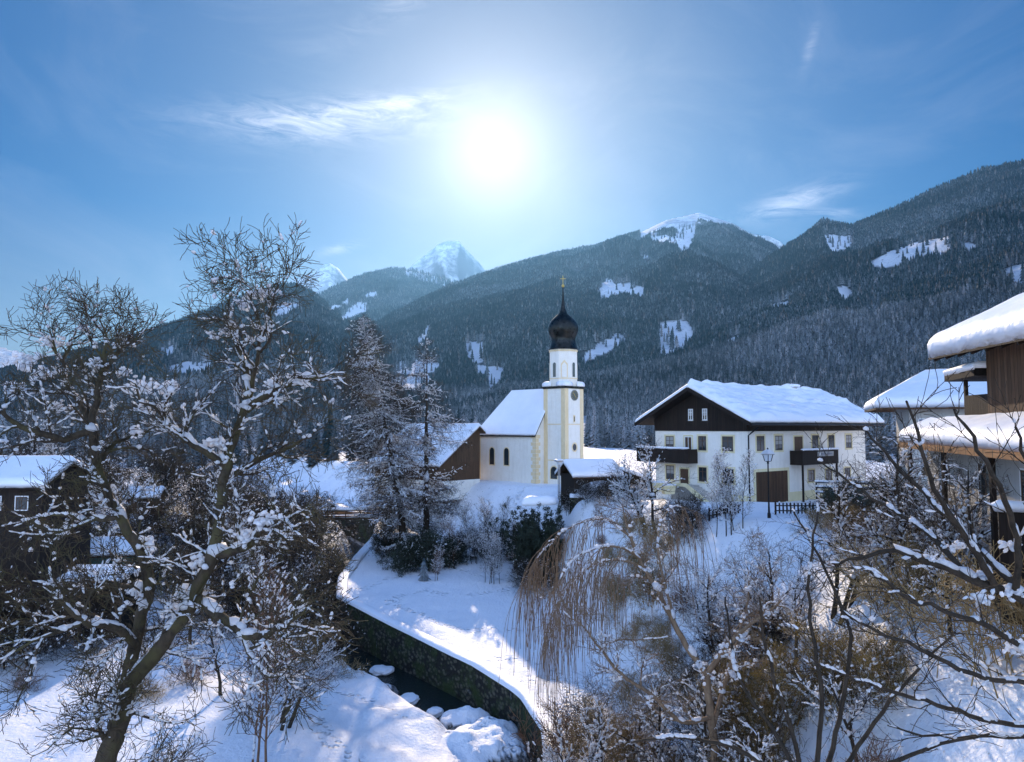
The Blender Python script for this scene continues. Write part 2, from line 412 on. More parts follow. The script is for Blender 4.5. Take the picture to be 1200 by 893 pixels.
def m_plaster(name, a, b, sc=1.4):
    m = mat(name, a, .9, spec=.15); t = NT(m)
    n = t.noise(sc, 7, .65); v = t.noise(1, 5, .6, vec=t.mapping((2.5, 2.5, .25)))
    c = t.mix(t.ramp(n, .3, .7), a, b)
    c = t.mix(t.math('MULTIPLY', t.ramp(v, .5, .75), .35), c, tuple(k * .7 for k in a))
    t.col(c); t.bump(t.noise(30, 4), .01)
    return m
M['plaster'] = m_plaster('white_lime_plaster', (.78, .73, .63), (.85, .81, .73))
M['plaster_house'] = m_plaster('house_plaster', (.79, .74, .65), (.86, .82, .74))
M['ochre'] = m_plaster('ochre_plaster', (.74, .57, .33), (.80, .65, .41))
M['yellow'] = m_plaster('yellow_trim', (.72, .62, .36), (.79, .70, .45))
M['grey_plaster'] = m_plaster('grey_plaster', (.42, .40, .37), (.52, .50, .46))
def m_wood(name, a, b, board=.18, axis=0, dirn=2):
    m = mat(name, a, .75, spec=.2); t = NT(m)
    s = [6, 6, 6]; s[dirn] = .5
    g = t.noise(1.6, 6, .7, vec=t.mapping(tuple(s)))
    sp = t.node('ShaderNodeSeparateXYZ'); t.link(t.coord(), sp.inputs[0])
    q = t.math('DIVIDE', sp.outputs[axis], board)
    fr = t.math('FRACT', q); gap = t.math('LESS_THAN', fr, .07)
    wn = t.node('ShaderNodeTexWhiteNoise', noise_dimensions='1D'); t.link(t.math('FLOOR', q), wn.inputs['W'])
    c = t.mix(t.ramp(g, .3, .7), a, b)
    c = t.mix(t.math('MULTIPLY', wn.outputs['Value'], .5), c, tuple(k * .5 for k in a))
    c = t.mix(gap, c, (.006, .005, .004)); t.col(c)
    t.bump(t.math('SUBTRACT', g, t.math('MULTIPLY', gap, 2)), .02)
    return m
M['wood_dark'] = m_wood('dark_stained_boards', (.016, .011, .009), (.04, .026, .018), .2, 1)
M['wood_dark_x'] = m_wood('dark_stained_boards_side', (.016, .011, .009), (.04, .026, .018), .2, 0)
M['wood_brown'] = m_wood('weathered_brown_boards', (.07, .04, .022), (.16, .09, .05), .25, 1)
M['wood_brown_x'] = m_wood('brown_boards', (.06, .033, .018), (.14, .075, .04), .25, 0)
M['wood_orange'] = m_wood('larch_fascia', (.20, .09, .035), (.34, .16, .06), .9, 1, 1)
M['wood_grey'] = m_wood('grey_weathered_wood', (.06, .055, .05), (.16, .15, .13), .3, 0)
M['dome'] = mat('black_copper', (.012, .013, .014), .28, .9); t = NT(M['dome'])
t.col(t.mix(t.ramp(t.noise(1.5, 5, .7), .35, .7), (.008, .010, .011), (.05, .05, .045)))
t.link(t.ramp(t.noise(3, 4), .3, .7, (.22,) * 3, (.42,) * 3), t.p.inputs['Roughness'])
M['black'] = mat('black_metal', (.012, .012, .014), .4, .5)
M['grey_metal'] = mat('grey_metal', (.28, .29, .31), .4, .7)
M['white'] = mat('white_paint', (.75, .75, .74), .5)
M['glass'] = mat('window_glass', (.02, .03, .035), .08, 0, .8)
M['curtain'] = mat('window_blind', (.35, .34, .32), .9)
M['frame'] = mat('brown_window_frame', (.09, .05, .028), .6)
M['lampglass'] = mat('frosted_lamp_glass', (.62, .66, .70), .3)
M['clockface'] = mat('clock_face', (.10, .11, .09), .5)
M['gold'] = mat('gilding', (.6, .42, .12), .35, .8)
M['teal'] = mat('teal_boards', (.05, .13, .12), .7)
M['car'] = mat('dark_teal_car_paint', (.03, .07, .075), .3, .3)
M['rubber'] = mat('rubber', (.012, .012, .012), .8)
M['icon'] = mat('sign_blue', (.03, .08, .2), .5)
m = mat('mossy_stone_wall', (.06, .055, .045), .9, spec=.2); t = NT(m)
vo = t.node('ShaderNodeTexVoronoi'); vo.inputs['Scale'].default_value = 2.2; t.link(t.mapping((1, 1, 1.4), 'World'), vo.inputs['Vector'])
c = t.mix(t.noise(1.8, 6, .7, kind='World'), (.040, .042, .034), (.15, .14, .105))
c = t.mix(t.ramp(vo.outputs['Distance'], .28, .5, (1, 1, 1), (0, 0, 0)), (.02, .02, .018), c)
c = t.mix(t.ramp(t.noise(.5, 5, .7, kind='World'), .45, .62), c, (.035, .05, .018))
fr = t.ramp(t.noise(1, 6, .8, vec=t.mapping((3.5, 3.5, .9), 'World')), .62, .72)
c = t.mix(t.math('MULTIPLY', fr, .5), c, (.55, .6, .65))
t.col(c); t.bump(t.math('ADD', t.math('MULTIPLY', vo.outputs['Distance'], -1.0), t.noise(6, 5, kind='World')), .10)
M['stonewall'] = m
m = mat('grey_rock', (.15, .14, .13), .85); t = NT(m)
t.col(t.mix(t.ramp(t.math('ADD', t.nz(), t.math('MULTIPLY', t.noise(2.2, 5, .7, kind='World'), .8)), .55, .95), t.mix(t.noise(3, 6, .7, kind='World'), (.05, .048, .045), (.17, .165, .155)), SNOW)); t.bump(t.noise(5, 6, kind='World'), .06)
M['rock'] = m
m = mat('dark_stream_water', (.012, .02, .02), .12, 0, .5); t = NT(m)
t.bump(t.noise(3.2, 5, .65, kind='World'), .08)
M['water'] = m

# ------------------------------------------------------------------ ground sheet
def azgrid(nf, lim=.82):
    a = np.linspace(-lim, lim, nf)
    s = a[1] - a[0]; out = []
    x = lim
    while x < math.pi:
        s *= 1.12; x += s; out.append(min(x, math.pi))
    out = np.array(out)
    return np.concatenate([-out[::-1], a, out])
def polar_faces(nr, na):
    i = np.arange((nr - 1) * (na - 1)); r = i // (na - 1); c = i % (na - 1)
    b = r * na + c
    return np.stack([b, b + 1, b + na + 1, b + na], 1)
az = azgrid(620)
rr = np.concatenate([[1.0], np.geomspace(3, 20, 50), np.geomspace(20, 120, 420)[1:], np.geomspace(120, 400, 90)[1:]])
R, A = np.meshgrid(rr, az, indexing='ij')
X, Y = R * np.sin(A), R * np.cos(A)
Z = near_h(X, Y)
hz, _ = far_h(A, R)
df = pdist(FT, X, Y); dc = pdist(CH, X, Y)
bankm = np.clip(sstep(-1, 3, df) * (1 - sstep(9, 14, df)) + .55 * sstep(2, 5, df) * (1 - sstep(60, 70, Y)) + .22 * (dc < -5) * (Y < 75), 0, 1) * sstep(8, 2, np.abs(0 * X))
wetm = sstep(3.0, 2.2, np.abs(dc)) * (Z < CZ - 20.1)
me = mesh_np('ground', np.stack([X, Y, Z], -1).reshape(-1, 3), [polar_faces(*X.shape)[:, ::-1]], True, {'bank': bankm.ravel(), 'wet': wetm.ravel()})
tag(new_obj('ground', me, M['ground']), kind='structure')

# ------------------------------------------------------------------ hills
az = azgrid(900, .80)
rr = np.concatenate([[392, 399], np.geomspace(400, 1000, 90), np.geomspace(1000, 6500, 260)[1:], np.geomspace(6500, 13500, 70)[1:]])
R, A = np.meshgrid(rr, az, indexing='ij')
Z, who = far_h(A, R)
X, Y = R * np.sin(A), R * np.cos(A)
Z = np.where(R < 399.5, Z - .15, Z)
names = [r[0] for r in RP]
alp = np.isin(who, [names.index(k) for k in ('G', 'P1', 'P2', 'P3')]).astype(float)
cl, PX, PY = clearings(X, Y, Z)
tree_line = CZ + 1330 + 90 * fbm(X / 160, Y / 160, 4, 81)
isB = who == names.index('B')
isC = who == names.index('C')
alp = np.maximum(alp, (isB & (Z > tree_line) & (PX < 862)).astype(float))
alp = np.maximum(alp, (isB & (PY < np.interp(PX, [755, 775, 800, 825, 860, 905], [279, 272, 266, 259, 266, 289]) + 9 * fbm(X / 70, Y / 70, 3, 5)) & (PX > 750) & (PX < 905)).astype(float))
alp = np.maximum(alp, (isC & (PX > 475) & (PY < 325 + (PX - 475) * .3)).astype(float))
vill = ((R < 640) & (fbm(X / 120, Y / 120, 3, 14) > -.05) & (A < .12)) | (R < 430)
mead = np.maximum(cl.astype(float), vill.astype(float))
me = mesh_np('hills', np.stack([X, Y, Z], -1).reshape(-1, 3), [polar_faces(*X.shape)[:, ::-1]], True, {'meadow': mead.ravel(), 'alpine': alp.ravel()})
tag(new_obj('hills', me, M['mount']), kind='structure')
HG = dict(az=az, r=rr)

# ------------------------------------------------------------------ forest on the mountain sides
def conifer_mesh(name, seed, tiers, sides, seg=1, slim=.17):
    rs = np.random.RandomState(seed)
    V = []; F = []
    H = 1.0
    for k in range(tiers):
        f = k / tiers
        z1 = .08 + .92 * (f + 1.75 / tiers); z1 = min(z1, 1.0) if k < tiers - 1 else 1.0
        z0 = .08 + .92 * f
        r = slim * (1 - f) ** .85 + .012
        b = len(V); V.append((rs.uniform(-.01, .01), rs.uniform(-.01, .01), z1))
        th0 = rs.uniform(0, 6.3)
        for j in range(sides * 2):
            th = th0 + math.pi * j / sides
            q = r * (rs.uniform(.85, 1.2) if j % 2 == 0 else rs.uniform(.45, .7))
            V.append((q * math.cos(th), q * math.sin(th), z0 - (rs.uniform(.0, .035) if j % 2 == 0 else -.03)))
        n = sides * 2
        for j in range(n): F.append((b, b + 1 + j, b + 1 + (j + 1) % n))
    b = len(V)
    for z in (0, .3):
        for j in range(3): V.append((.014 * math.cos(j * 2.1), .014 * math.sin(j * 2.1), z))
    for j in range(3): F.append((b + j, b + (j + 1) % 3, b + 3 + (j + 1) % 3)); F.append((b + j, b + 3 + (j + 1) % 3, b + 3 + j))
    me = bpy.data.meshes.new(name); me.from_pydata(V, [], F); me.materials.append(M['conifer'])
    return me
src = bpy.data.collections.new('conifer_sources')
def spruce_detail(seed, slim):
    rs = np.random.RandomState(seed); V = []; F = []
    for k in range(150):
        t = (k + rs.rand()) / 150; z = .07 + .93 * t; L = slim * (1 - t) ** .8 * rs.uniform(.7, 1.15) + .012
        a = rs.uniform(0, 6.283); ca, sa = math.cos(a), math.sin(a); w = L * rs.uniform(.22, .36); dr = L * rs.uniform(.15, .45)
        b = len(V)
        V += [(0, 0, z + .012), (ca * L * .55 - sa * w, sa * L * .55 + ca * w, z - dr * .45 - .012), (ca * L, sa * L, z - dr), (ca * L * .55 + sa * w, sa * L * .55 - ca * w, z - dr * .45 - .012), (ca * L * .5, sa * L * .5, z - dr * .2 + .012)]
        F += [(b, b + 1, b + 4), (b + 1, b + 2, b + 4), (b + 2, b + 3, b + 4), (b + 3, b, b + 4)]
    b = len(V)
    for z, q in ((0, .012), (.98, .002)):
        for j in range(4): V.append((q * math.cos(j * 1.57), q * math.sin(j * 1.57), z))
    for j in range(4): F.append((b + j, b + (j + 1) % 4, b + 4 + (j + 1) % 4, b + 4 + j))
    me = bpy.data.meshes.new('spruce'); me.from_pydata(V, [], F); me.materials.append(M['conifer']); return me
for k, (tr, sd, sl) in enumerate([(5, 5, .16), (6, 5, .13), (5, 4, .19), (7, 6, .15)]):
    src.objects.link(bpy.data.objects.new('spruce_%d' % k, conifer_mesh('spruce', 5 + k, tr, sd, 1, sl)))
for k in range(4): src.objects.link(bpy.data.objects.new('spruce_%d' % (4 + k), spruce_detail(30 + k, (.17, .15, .20, .18)[k])))
# sample points: even on the ground, thinning with distance
rs = np.random.RandomState(3)
N = 620000
a = rs.uniform(-.76, .76, N)
# density per area falls as r^-1.25 beyond a kilometre
q = rs.uniform(0, 1, N)
rgrid = np.geomspace(400, 6200, 600)
dens = rgrid * np.where(rgrid < 900, 1.0, (rgrid / 900.0) ** -1.05)
cdf = np.cumsum(dens * np.gradient(rgrid)); cdf = cdf / cdf[-1]
r = np.interp(q, cdf, rgrid)
z, who = far_h(a, r)
x, y = r * np.sin(a), r * np.cos(a)
cl, px, py = clearings(x, y, z)
cl = cl | clearings(x, y, z + 17)[0] | clearings(x, y, z + 9)[0]
# visible from about the camera: compare with the running skyline
ga = np.linspace(-.78, .78, 700); gr = np.geomspace(380, 7000, 420)
GR, GA = np.meshgrid(gr, ga, indexing='ij'); GZ, _ = far_h(GA, GR)
EL = (GZ - CZ) / GR
RM = np.maximum.accumulate(EL, axis=0)
ia = np.clip(np.round((a + .78) / 1.56 * 699).astype(int), 0, 699)
ir = np.clip(np.searchsorted(gr, r) - 3, 0, 419)
vis = (z + 26 - CZ) / r > RM[ir, ia] - .004
names_al = [names.index(k) for k in ('G', 'P1', 'P2', 'P3')]
alp = (who == names.index('B')) & ((z > CZ + 1330 + 90 * fbm(x / 160, y / 160, 4, 81)) & (px < 862) | ((py < np.interp(px, [755, 775, 800, 825, 860, 905], [281, 274, 268, 261, 268, 291]) + 9 * fbm(x / 70, y / 70, 3, 5)) & (px > 750) & (px < 905)))
alp |= (who == names.index('C')) & (px > 475) & (py < 325 + (px - 475) * .3) & (rs.uniform(0, 1, N) > .25)
thin = fbm(x / 130, y / 130, 3, 77) < -.235
vil = (r < 640) & (fbm(x / 120, y / 120, 3, 14) > -.08) & (a < .12)
ok = vis & ~cl & ~alp & ~np.isin(who, names_al) & ~thin & ~vil & (who >= 0) & (r > 430) & (np.abs(px - 600) < 760)
ok |= cl & vis & (rs.uniform(0, 1, N) < .02)
x, y, z, r = x[ok], y[ok], z[ok], r[ok]
print('forest trees', len(x))

# woods standing on the valley floor to the left, round the hamlet
k = 9000
qa = rs.uniform(-.72, .56, k); qr = np.sqrt(rs.uniform(118 ** 2, 660 ** 2, k)); qx, qy = qr * np.sin(qa), qr * np.cos(qa)
qp = 600 + FPX * qx / qy
dens_ = fbm(qx / 60, qy / 60, 3, 19) + .12
keep = ((dens_ > -.02) | (qp < 300)) & (np.abs(pdist(CH, qx, qy)) > 12) & ~((qp > 308) & (qp < 395) & (qr > 300)) & (qr > np.interp(qp, [-200, 0, 200, 300, 420, 560, 690, 760, 900, 985, 1060], [230, 220, 200, 200, 180, 200, 300, 260, 260, 190, 190])) & ((qp < 570) | (qp > 688))
gzz = np.where(qr < 400, near_h(qx, qy), far_h(qa, qr)[0])
x = np.concatenate([x, qx[keep]]); y = np.concatenate([y, qy[keep]]); z = np.concatenate([z, gzz[keep]]); r = np.concatenate([r, qr[keep]])
n = len(x)
me = bpy.data.meshes.new('forest_points')
me.vertices.add(n); me.vertices.foreach_set('co', np.stack([x, y, z - .6], 1).astype(np.float32).ravel())
sc = rs.uniform(13, 26, n) * np.interp(r, [100, 300, 800], [.5, .6, 1]) * (1 + .10 * np.clip(r / 1000 - 1, 0, 6)) * (1 + .5 * fbm(x / 90, y / 90, 2, 5))
at_ = me.attributes.new('scl', 'FLOAT', 'POINT'); at_.data.foreach_set('value', sc.astype(np.float32))
at_ = me.attributes.new('rot', 'FLOAT', 'POINT'); at_.data.foreach_set('value', rs.uniform(0, 6.28, n).astype(np.float32))
at_ = me.attributes.new('pick', 'INT', 'POINT'); at_.data.foreach_set('value', (rs.randint(0, 4, n) + 4 * (r < 1000)).astype(np.int32))
fo = new_obj('forest', me, M['conifer']); tag(fo, 'dense snow dusted spruce forest covering the mountain sides', 'forest', kind='stuff')
g = bpy.data.node_groups.new('forest_scatter', 'GeometryNodeTree')
g.interface.new_socket('Geometry', in_out='INPUT', socket_type='NodeSocketGeometry'); g.interface.new_socket('Geometry', in_out='OUTPUT', socket_type='NodeSocketGeometry')
gi = g.nodes.new('NodeGroupInput'); go = g.nodes.new('NodeGroupOutput')
ip = g.nodes.new('GeometryNodeInstanceOnPoints'); ci = g.nodes.new('GeometryNodeCollectionInfo')
ci.inputs['Collection'].default_value = src; ci.inputs['Separate Children'].default_value = True; ci.inputs['Reset Children'].default_value = True
ip.inputs['Pick Instance'].default_value = True
def named(nm, ty):
    q = g.nodes.new('GeometryNodeInputNamedAttribute'); q.data_type = ty; q.inputs['Name'].default_value = nm; return q.outputs['Attribute']
m2p = g.nodes.new('GeometryNodeMeshToPoints')
g.links.new(gi.outputs[0], m2p.inputs[0]); g.links.new(m2p.outputs[0], ip.inputs['Points']); g.links.new(ci.outputs[0], ip.inputs['Instance'])
g.links.new(named('pick', 'INT'), ip.inputs['Instance Index'])
cx = g.nodes.new('ShaderNodeCombineXYZ'); g.links.new(named('rot', 'FLOAT'), cx.inputs[2]); g.links.new(cx.outputs[0], ip.inputs['Rotation'])
g.links.new(named('scl', 'FLOAT'), ip.inputs['Scale'])
g.links.new(ip.outputs[0], go.inputs[0])
md = fo.modifiers.new('scatter', 'NODES'); md.node_group = g
# ------------------------------------------------------------------ snow slabs and roofs
def snow_slab(name, parent, A, B, C, D, th=.4, nu=40, nv=16, rnd=(1, 1, 0, 1), R=.5, amp=.06, seed=1, over=.06, mat_=None, drift=0.0):
    A, B, C, D = [np.array(p, float) for p in (A, B, C, D)]
    u = np.linspace(0, 1, nu + 1); v = np.linspace(0, 1, nv + 1)
    # crowd samples towards the edges so that they round off well
    u = .5 - .5 * np.cos(math.pi * u) * (.6 + .4 * np.abs(np.cos(math.pi * u))); v = .5 - .5 * np.cos(math.pi * v) * (.6 + .4 * np.abs(np.cos(math.pi * v)))
    U, V = np.meshgrid(u, v)
    P = (A[None, None] * ((1 - U) * (1 - V))[..., None] + B * (U * (1 - V))[..., None] + C * (U * V)[..., None] + D * ((1 - U) * V)[..., None])
    wu = (np.linalg.norm(B - A) * (1 - V) + np.linalg.norm(C - D) * V); lv = (np.linalg.norm(D - A) * (1 - U) + np.linalg.norm(C - B) * U)
    d = np.full(U.shape, 1e3)
    if rnd[0]: d = np.minimum(d, V * lv)
    if rnd[1]: d = np.minimum(d, (1 - U) * wu)
    if rnd[2]: d = np.minimum(d, (1 - V) * lv)
    if rnd[3]: d = np.minimum(d, U * wu)
    k = np.clip(d / R, 0, 1)
    sx, sy = U * wu, V * lv
    h = th * (.58 + .42 * np.sqrt(1 - (1 - k) ** 2)) + amp * 2 * fbm(sx / 1.3 + seed, sy / 1.3, 3, seed) * (.3 + .7 * k)
    if drift: h = h + drift * (np.abs(fbm(sx / 3.2, sy / .8 + sx * .25, 3, seed + 3)) * 2.2) * k
    T = P.copy(); T[..., 2] += h
    Bt = P.copy(); edge = (d < 1e-6)
    nz_ = fbm(sx / .5, sy / .5, 2, seed + 7)
    Bt[..., 2] -= edge * (over * (1 + 1.6 * nz_))
    cen = (A + B + C + D) / 4
    out = T - cen; out[..., 2] = 0; out /= (np.linalg.norm(out, axis=-1, keepdims=True) + 1e-9)
    T += out * (edge * .07 * (1 + 2 * nz_))[..., None]
    n, m = T.shape[:2]
    Vt = np.concatenate([T.reshape(-1, 3), Bt.reshape(-1, 3)])
    i = np.arange((n - 1) * (m - 1)); r_ = i // (m - 1); c_ = i % (m - 1); b = r_ * m + c_
    F = np.stack([b, b + 1, b + m + 1, b + m], 1); G = F[:, ::-1] + n * m
    ring = np.concatenate([np.arange(m), np.arange(1, n) * m + m - 1, (n - 1) * m + np.arange(m - 2, -1, -1), np.arange(n - 2, 0, -1) * m])
    q = np.roll(ring, -1)
    S = np.stack([ring + n * m, q + n * m, q, ring], 1)
    me = mesh_np(name, Vt, [F, G, S], True)
    return new_obj(name, me, mat_ or M['snow_roof'], parent)
def ngon_snow(name, parent, pts, th, seed=1, sub=3, mat_=None):
    """soft snow cushion over a small flat polygon (local coordinates)"""
    pts = [np.array(p, float) for p in pts]; c = sum(pts) / len(pts)
    rings = [(1.0, 0.0), (1.03, .35), (.95, .72), (.75, .92), (.45, 1.0)]
    V = []; F = []; n0 = len(pts)
    dense = []
    for a, b in zip(pts, pts[1:] + pts[:1]):
        for k in range(sub): dense.append(a + (b - a) * k / sub)
    n = len(dense)
    rs_ = np.random.RandomState(seed)
    for s, h in rings:
        for p in dense:
            q = c + (p - c) * s; V.append((q[0], q[1], q[2] + th * h * rs_.uniform(.92, 1.08)))
    V.append((c[0], c[1], c[2] + th * 1.02))
    for r_ in range(len(rings) - 1):
        for k in range(n): F.append((r_ * n + k, r_ * n + (k + 1) % n, (r_ + 1) * n + (k + 1) % n, (r_ + 1) * n + k))
    e = (len(rings) - 1) * n
    for k in range(n): F.append((e + k, e + (k + 1) % n, len(V) - 1))
    F.append(tuple(range(n - 1, -1, -1)))
    me = bpy.data.meshes.new(name); me.from_pydata(V, [], F); me.polygons.foreach_set('use_smooth', [True] * len(F))
    return new_obj(name, me, mat_ or M['snow_roof'], parent)
def window_on(parent, axis, face, c, zc, w, h, trim=.12, out=-1, door=False, frame='frame', trimmat='yellow', blind=False, label=None):
    """window or door on a wall. axis 0: wall plane x=face, c along y; axis 1: wall plane y=face, c along x."""
    def bx(mb, a0, a1, z0, z1, d0, d1):
        lo, hi = sorted((face + out * d0, face + out * d1))
        return mb.box(lo, hi, a0, a1, z0, z1) if axis == 0 else mb.box(a0, a1, lo, hi, z0, z1)
    m = MB()
    a0, a1, z0, z1 = c - w / 2, c + w / 2, zc - h / 2, zc + h / 2
    if trim:
        bx(m, a0 - trim, a0, z0 - trim, z1 + trim, -.02, .035); bx(m, a1, a1 + trim, z0 - trim, z1 + trim, -.02, .035)
        bx(m, a0, a1, z1, z1 + trim, -.02, .035); bx(m, a0, a1, z0 - trim, z0, -.02, .05)
    else:
        bx(m, a0 - .04, a1 + .04, z0 - .05, z0, -.02, .04)
    root = m.build('door' if door else 'window', M[trimmat] if trim else M['grey_plaster'], parent)
    if label: root['label'] = label
    f = MB(); t = .07
    bx(f, a0, a0 + t, z0, z1, -.06, .02); bx(f, a1 - t, a1, z0, z1, -.06, .02); bx(f, a0 + t, a1 - t, z1 - t, z1, -.06, .02); bx(f, a0 + t, a1 - t, z0, z0 + t, -.06, .02)
    bx(f, c - .03, c + .03, z0 + t, z1 - t, -.05, .015)
    if not door: bx(f, a0 + t, c - .03, zc + h * .17, zc + h * .17 + .04, -.05, .012); bx(f, c + .03, a1 - t, zc + h * .17, zc + h * .17 + .04, -.05, .012)
    f.build('frame', M[frame], root)
    g = MB(); bx(g, a0 + .02, a1 - .02, z0 + .02, z1 - .02, .002, .006); g.build('pane', M['glass'] if not door else M['frame'], root)
    if blind:
        g = MB(); bx(g, a0 + t, a1 - t, zc - .1, z1 - t, .007, .011); g.build('blind', M['curtain'], root)
    return root

# ------------------------------------------------------------------ church
GZC = CZ - 8.0
ch = thing('church', 'white and ochre village church with black onion dome and snowy nave roof', 'church', (7.66, 105, GZC), math.radians(45))
W_ = 4.1
tw = MB(); tw.box(0, W_, 0, W_, -2.0, 13.75)
tower = tw.build('tower', M['plaster'], ch)
pm = MB()
p_ = .72; o_ = .05
for x0, x1, y0, y1 in ((-o_, p_, -o_, p_), (W_ - p_, W_ + o_, -o_, p_), (-o_, p_, W_ - p_, W_ + o_), (W_ - p_, W_ + o_, W_ - p_, W_ + o_)):
    pm.box(x0, x1, y0, y1, -1.98, 13.73)
pm.build('corner_pilaster', M['ochre'], tower)
for z in (3.1, 8.35): MB().box(-.035, W_ + .035, -.035, W_ + .035, z - .07, z + .07).build('string_course', M['ochre'], tower)
# tower openings on the two visible faces
def arch(mb_axis, c, z0, w, h, d0, d1, face=0.0, n=10):
    pts = [(c - w / 2, z0), (c + w / 2, z0)]
    r_ = w / 2
    for k in range(n + 1):
        a = math.pi * k / n; pts.append((c + r_ * math.cos(a), z0 + h - r_ + r_ * math.sin(a)))
    return MB().prism(pts, mb_axis, face - d1, face - d0)
for ax, cc in ((1, 2.1), (0, 2.15)):
    w = arch(ax, cc, .35, 1.55, 2.0, -.02, .045).build('archway', M['ochre'], tower)
    arch(ax, cc, .40, 1.25, 1.78, .03, .055).build('pane', M['glass'], w)
MBs = MB().box(1.86, 2.24, -.05, .01, 8.6, 9.7); s_ = MBs.build('slit_window', M['ochre'], tower); MB().box(1.95, 2.15, -.058, -.03, 8.75, 9.5).build('pane', M['glass'], s_)
def disc(axis, c, z, r_, d0, d1, n=20, ry=None):
    ry = ry or r_
    return MB().prism([(c + r_ * math.cos(2 * math.pi * k / n), z + ry * math.sin(2 * math.pi * k / n)) for k in range(n)], axis, d0, d1)
o = disc(1, 2.1, 5.0, .62, -.05, .0, ry=.7).build('round_window', M['ochre'], tower); disc(1, 2.05, 5.0, .42, -.06, -.04, ry=.5).build('pane', M['glass'], o)
# clock
ck = disc(1, 2.1, 12.6, .78, -.09, 0, 28).build('clock', M['clockface'], tower)
for k in range(12):
    r1 = MB()
    a = math.pi * k / 6; x, z = 2.1 + .64 * math.sin(a), 12.6 + .64 * math.cos(a)
    r1.bar((x - .05 * math.sin(a), -.10, z - .05 * math.cos(a)), (x + .05 * math.sin(a), -.10, z + .05 * math.cos(a)), .05, .02, (0, 1, 0))
    r1.build('hour_mark', M['gold'], ck)
MB().bar((2.1, -.115, 12.6), (1.78, -.115, 12.98), .07, .02, (0, 1, 0)).bar((2.1, -.12, 12.6), (2.42, -.12, 12.2), .05, .02, (0, 1, 0)).build('clock_hand', M['gold'], ck)
cr = MB(); n = 28
for k in range(n):
    a, b = 2 * math.pi * k / n, 2 * math.pi * (k + 1) / n
    cr.bar((2.1 + .76 * math.cos(a), -.10, 12.6 + .76 * math.sin(a)), (2.1 + .76 * math.cos(b), -.10, 12.6 + .76 * math.sin(b)), .05, .04, (0, 1, 0))
cr.build('clock_rim', M['grey_metal'], ck)
# cornice with curved gable-like snow corners
MB().box(-.22, W_ + .22, -.22, W_ + .22, 13.76, 13.92).box(-.12, W_ + .12, -.12, W_ + .12, 13.58, 13.76).build('cornice', M['dome'], tower)
cc_ = W_ / 2; ap = 1.98
oct_ = [(cc_ + ap / math.cos(math.pi / 8) * math.cos(math.pi / 8 + k * math.pi / 4), cc_ + ap / math.cos(math.pi / 8) * math.sin(math.pi / 8 + k * math.pi / 4)) for k in range(8)]
for sx, sy in ((0, 0), (1, 0), (0, 1), (1, 1)):
    qx = -.2 if sx == 0 else W_ + .2; qy = -.2 if sy == 0 else W_ + .2
    ex, ey = (1.75, 1.75); a = (qx + (ex if sx == 0 else -ex), qy, 13.93); b = (qx, qy + (ey if sy == 0 else -ey), 13.93)
    cpt = (cc_ + (-1.3 if sx == 0 else 1.3), cc_ + (-1.3 if sy == 0 else 1.3), 13.93)
    ngon_snow('snow', tower, [(qx, qy, 13.93), a, cpt, b] if (sx + sy) != 1 else [(qx, qy, 13.93), b, cpt, a], .75, 3 + sx + 2 * sy)
# belfry
bf = MB().prism(oct_, 2, 13.9, 19.45).build('belfry', M['plaster'], tower)
k2 = 1.03
MB().prism([(cc_ + (x - cc_) * k2, cc_ + (y - cc_) * k2) for x, y in oct_], 2, 15.02, 15.14).build('band', M['ochre'], bf)
MB().prism([(cc_ + (x - cc_) * 1.05, cc_ + (y - cc_) * 1.05) for x, y in oct_], 2, 19.1, 19.3).build('band', M['ochre'], bf)
def face_arch(ang, w, z0, h, d, name, m_, parent, off=0.0, point=False):
    nrm_ = np.array([math.cos(ang), math.sin(ang)]); tan = np.array([-nrm_[1], nrm_[0]])
    pts = [(-w / 2, z0), (w / 2, z0)]
    if point: pts += [(w / 2, z0 + h - w * .6), (0, z0 + h), (-w / 2, z0 + h - w * .6)]
    else: pts += [(w / 2 * math.cos(math.pi * k / 8), z0 + h - w / 2 + w / 2 * math.sin(math.pi * k / 8)) for k in range(9)]
    mb = MB(); b = len(pts)
    for dd in (ap - .02, ap + d):
        for s, z in pts: q = nrm_ * dd + tan * (s + off); mb.v.append((cc_ + q[0], cc_ + q[1], z))
    mb.f.append(tuple(range(b))); mb.f.append(tuple(range(2 * b - 1, b - 1, -1)))
    for i in range(b): mb.f.append((i, (i + 1) % b, b + (i + 1) % b, b + i))
    return mb.build(name, m_, parent)
for k in range(8):
    ang = k * math.pi / 4
    if k % 2 == 0:
        f_ = face_arch(ang, .84, 15.2, 2.35, .03, 'belfry_window', M['plaster'], bf)
        face_arch(ang, .56, 15.3, 2.15, .05, 'louvre', M['glass'], f_)
        for q in range(5):
            pass
    else:
        face_arch(ang, 1.0, 15.2, 2.6, .05, 'niche', M['ochre'], bf, point=True)
        face_arch(ang, .74, 15.25, 2.2, .08, 'niche_panel', M['plaster'], bf, point=True)
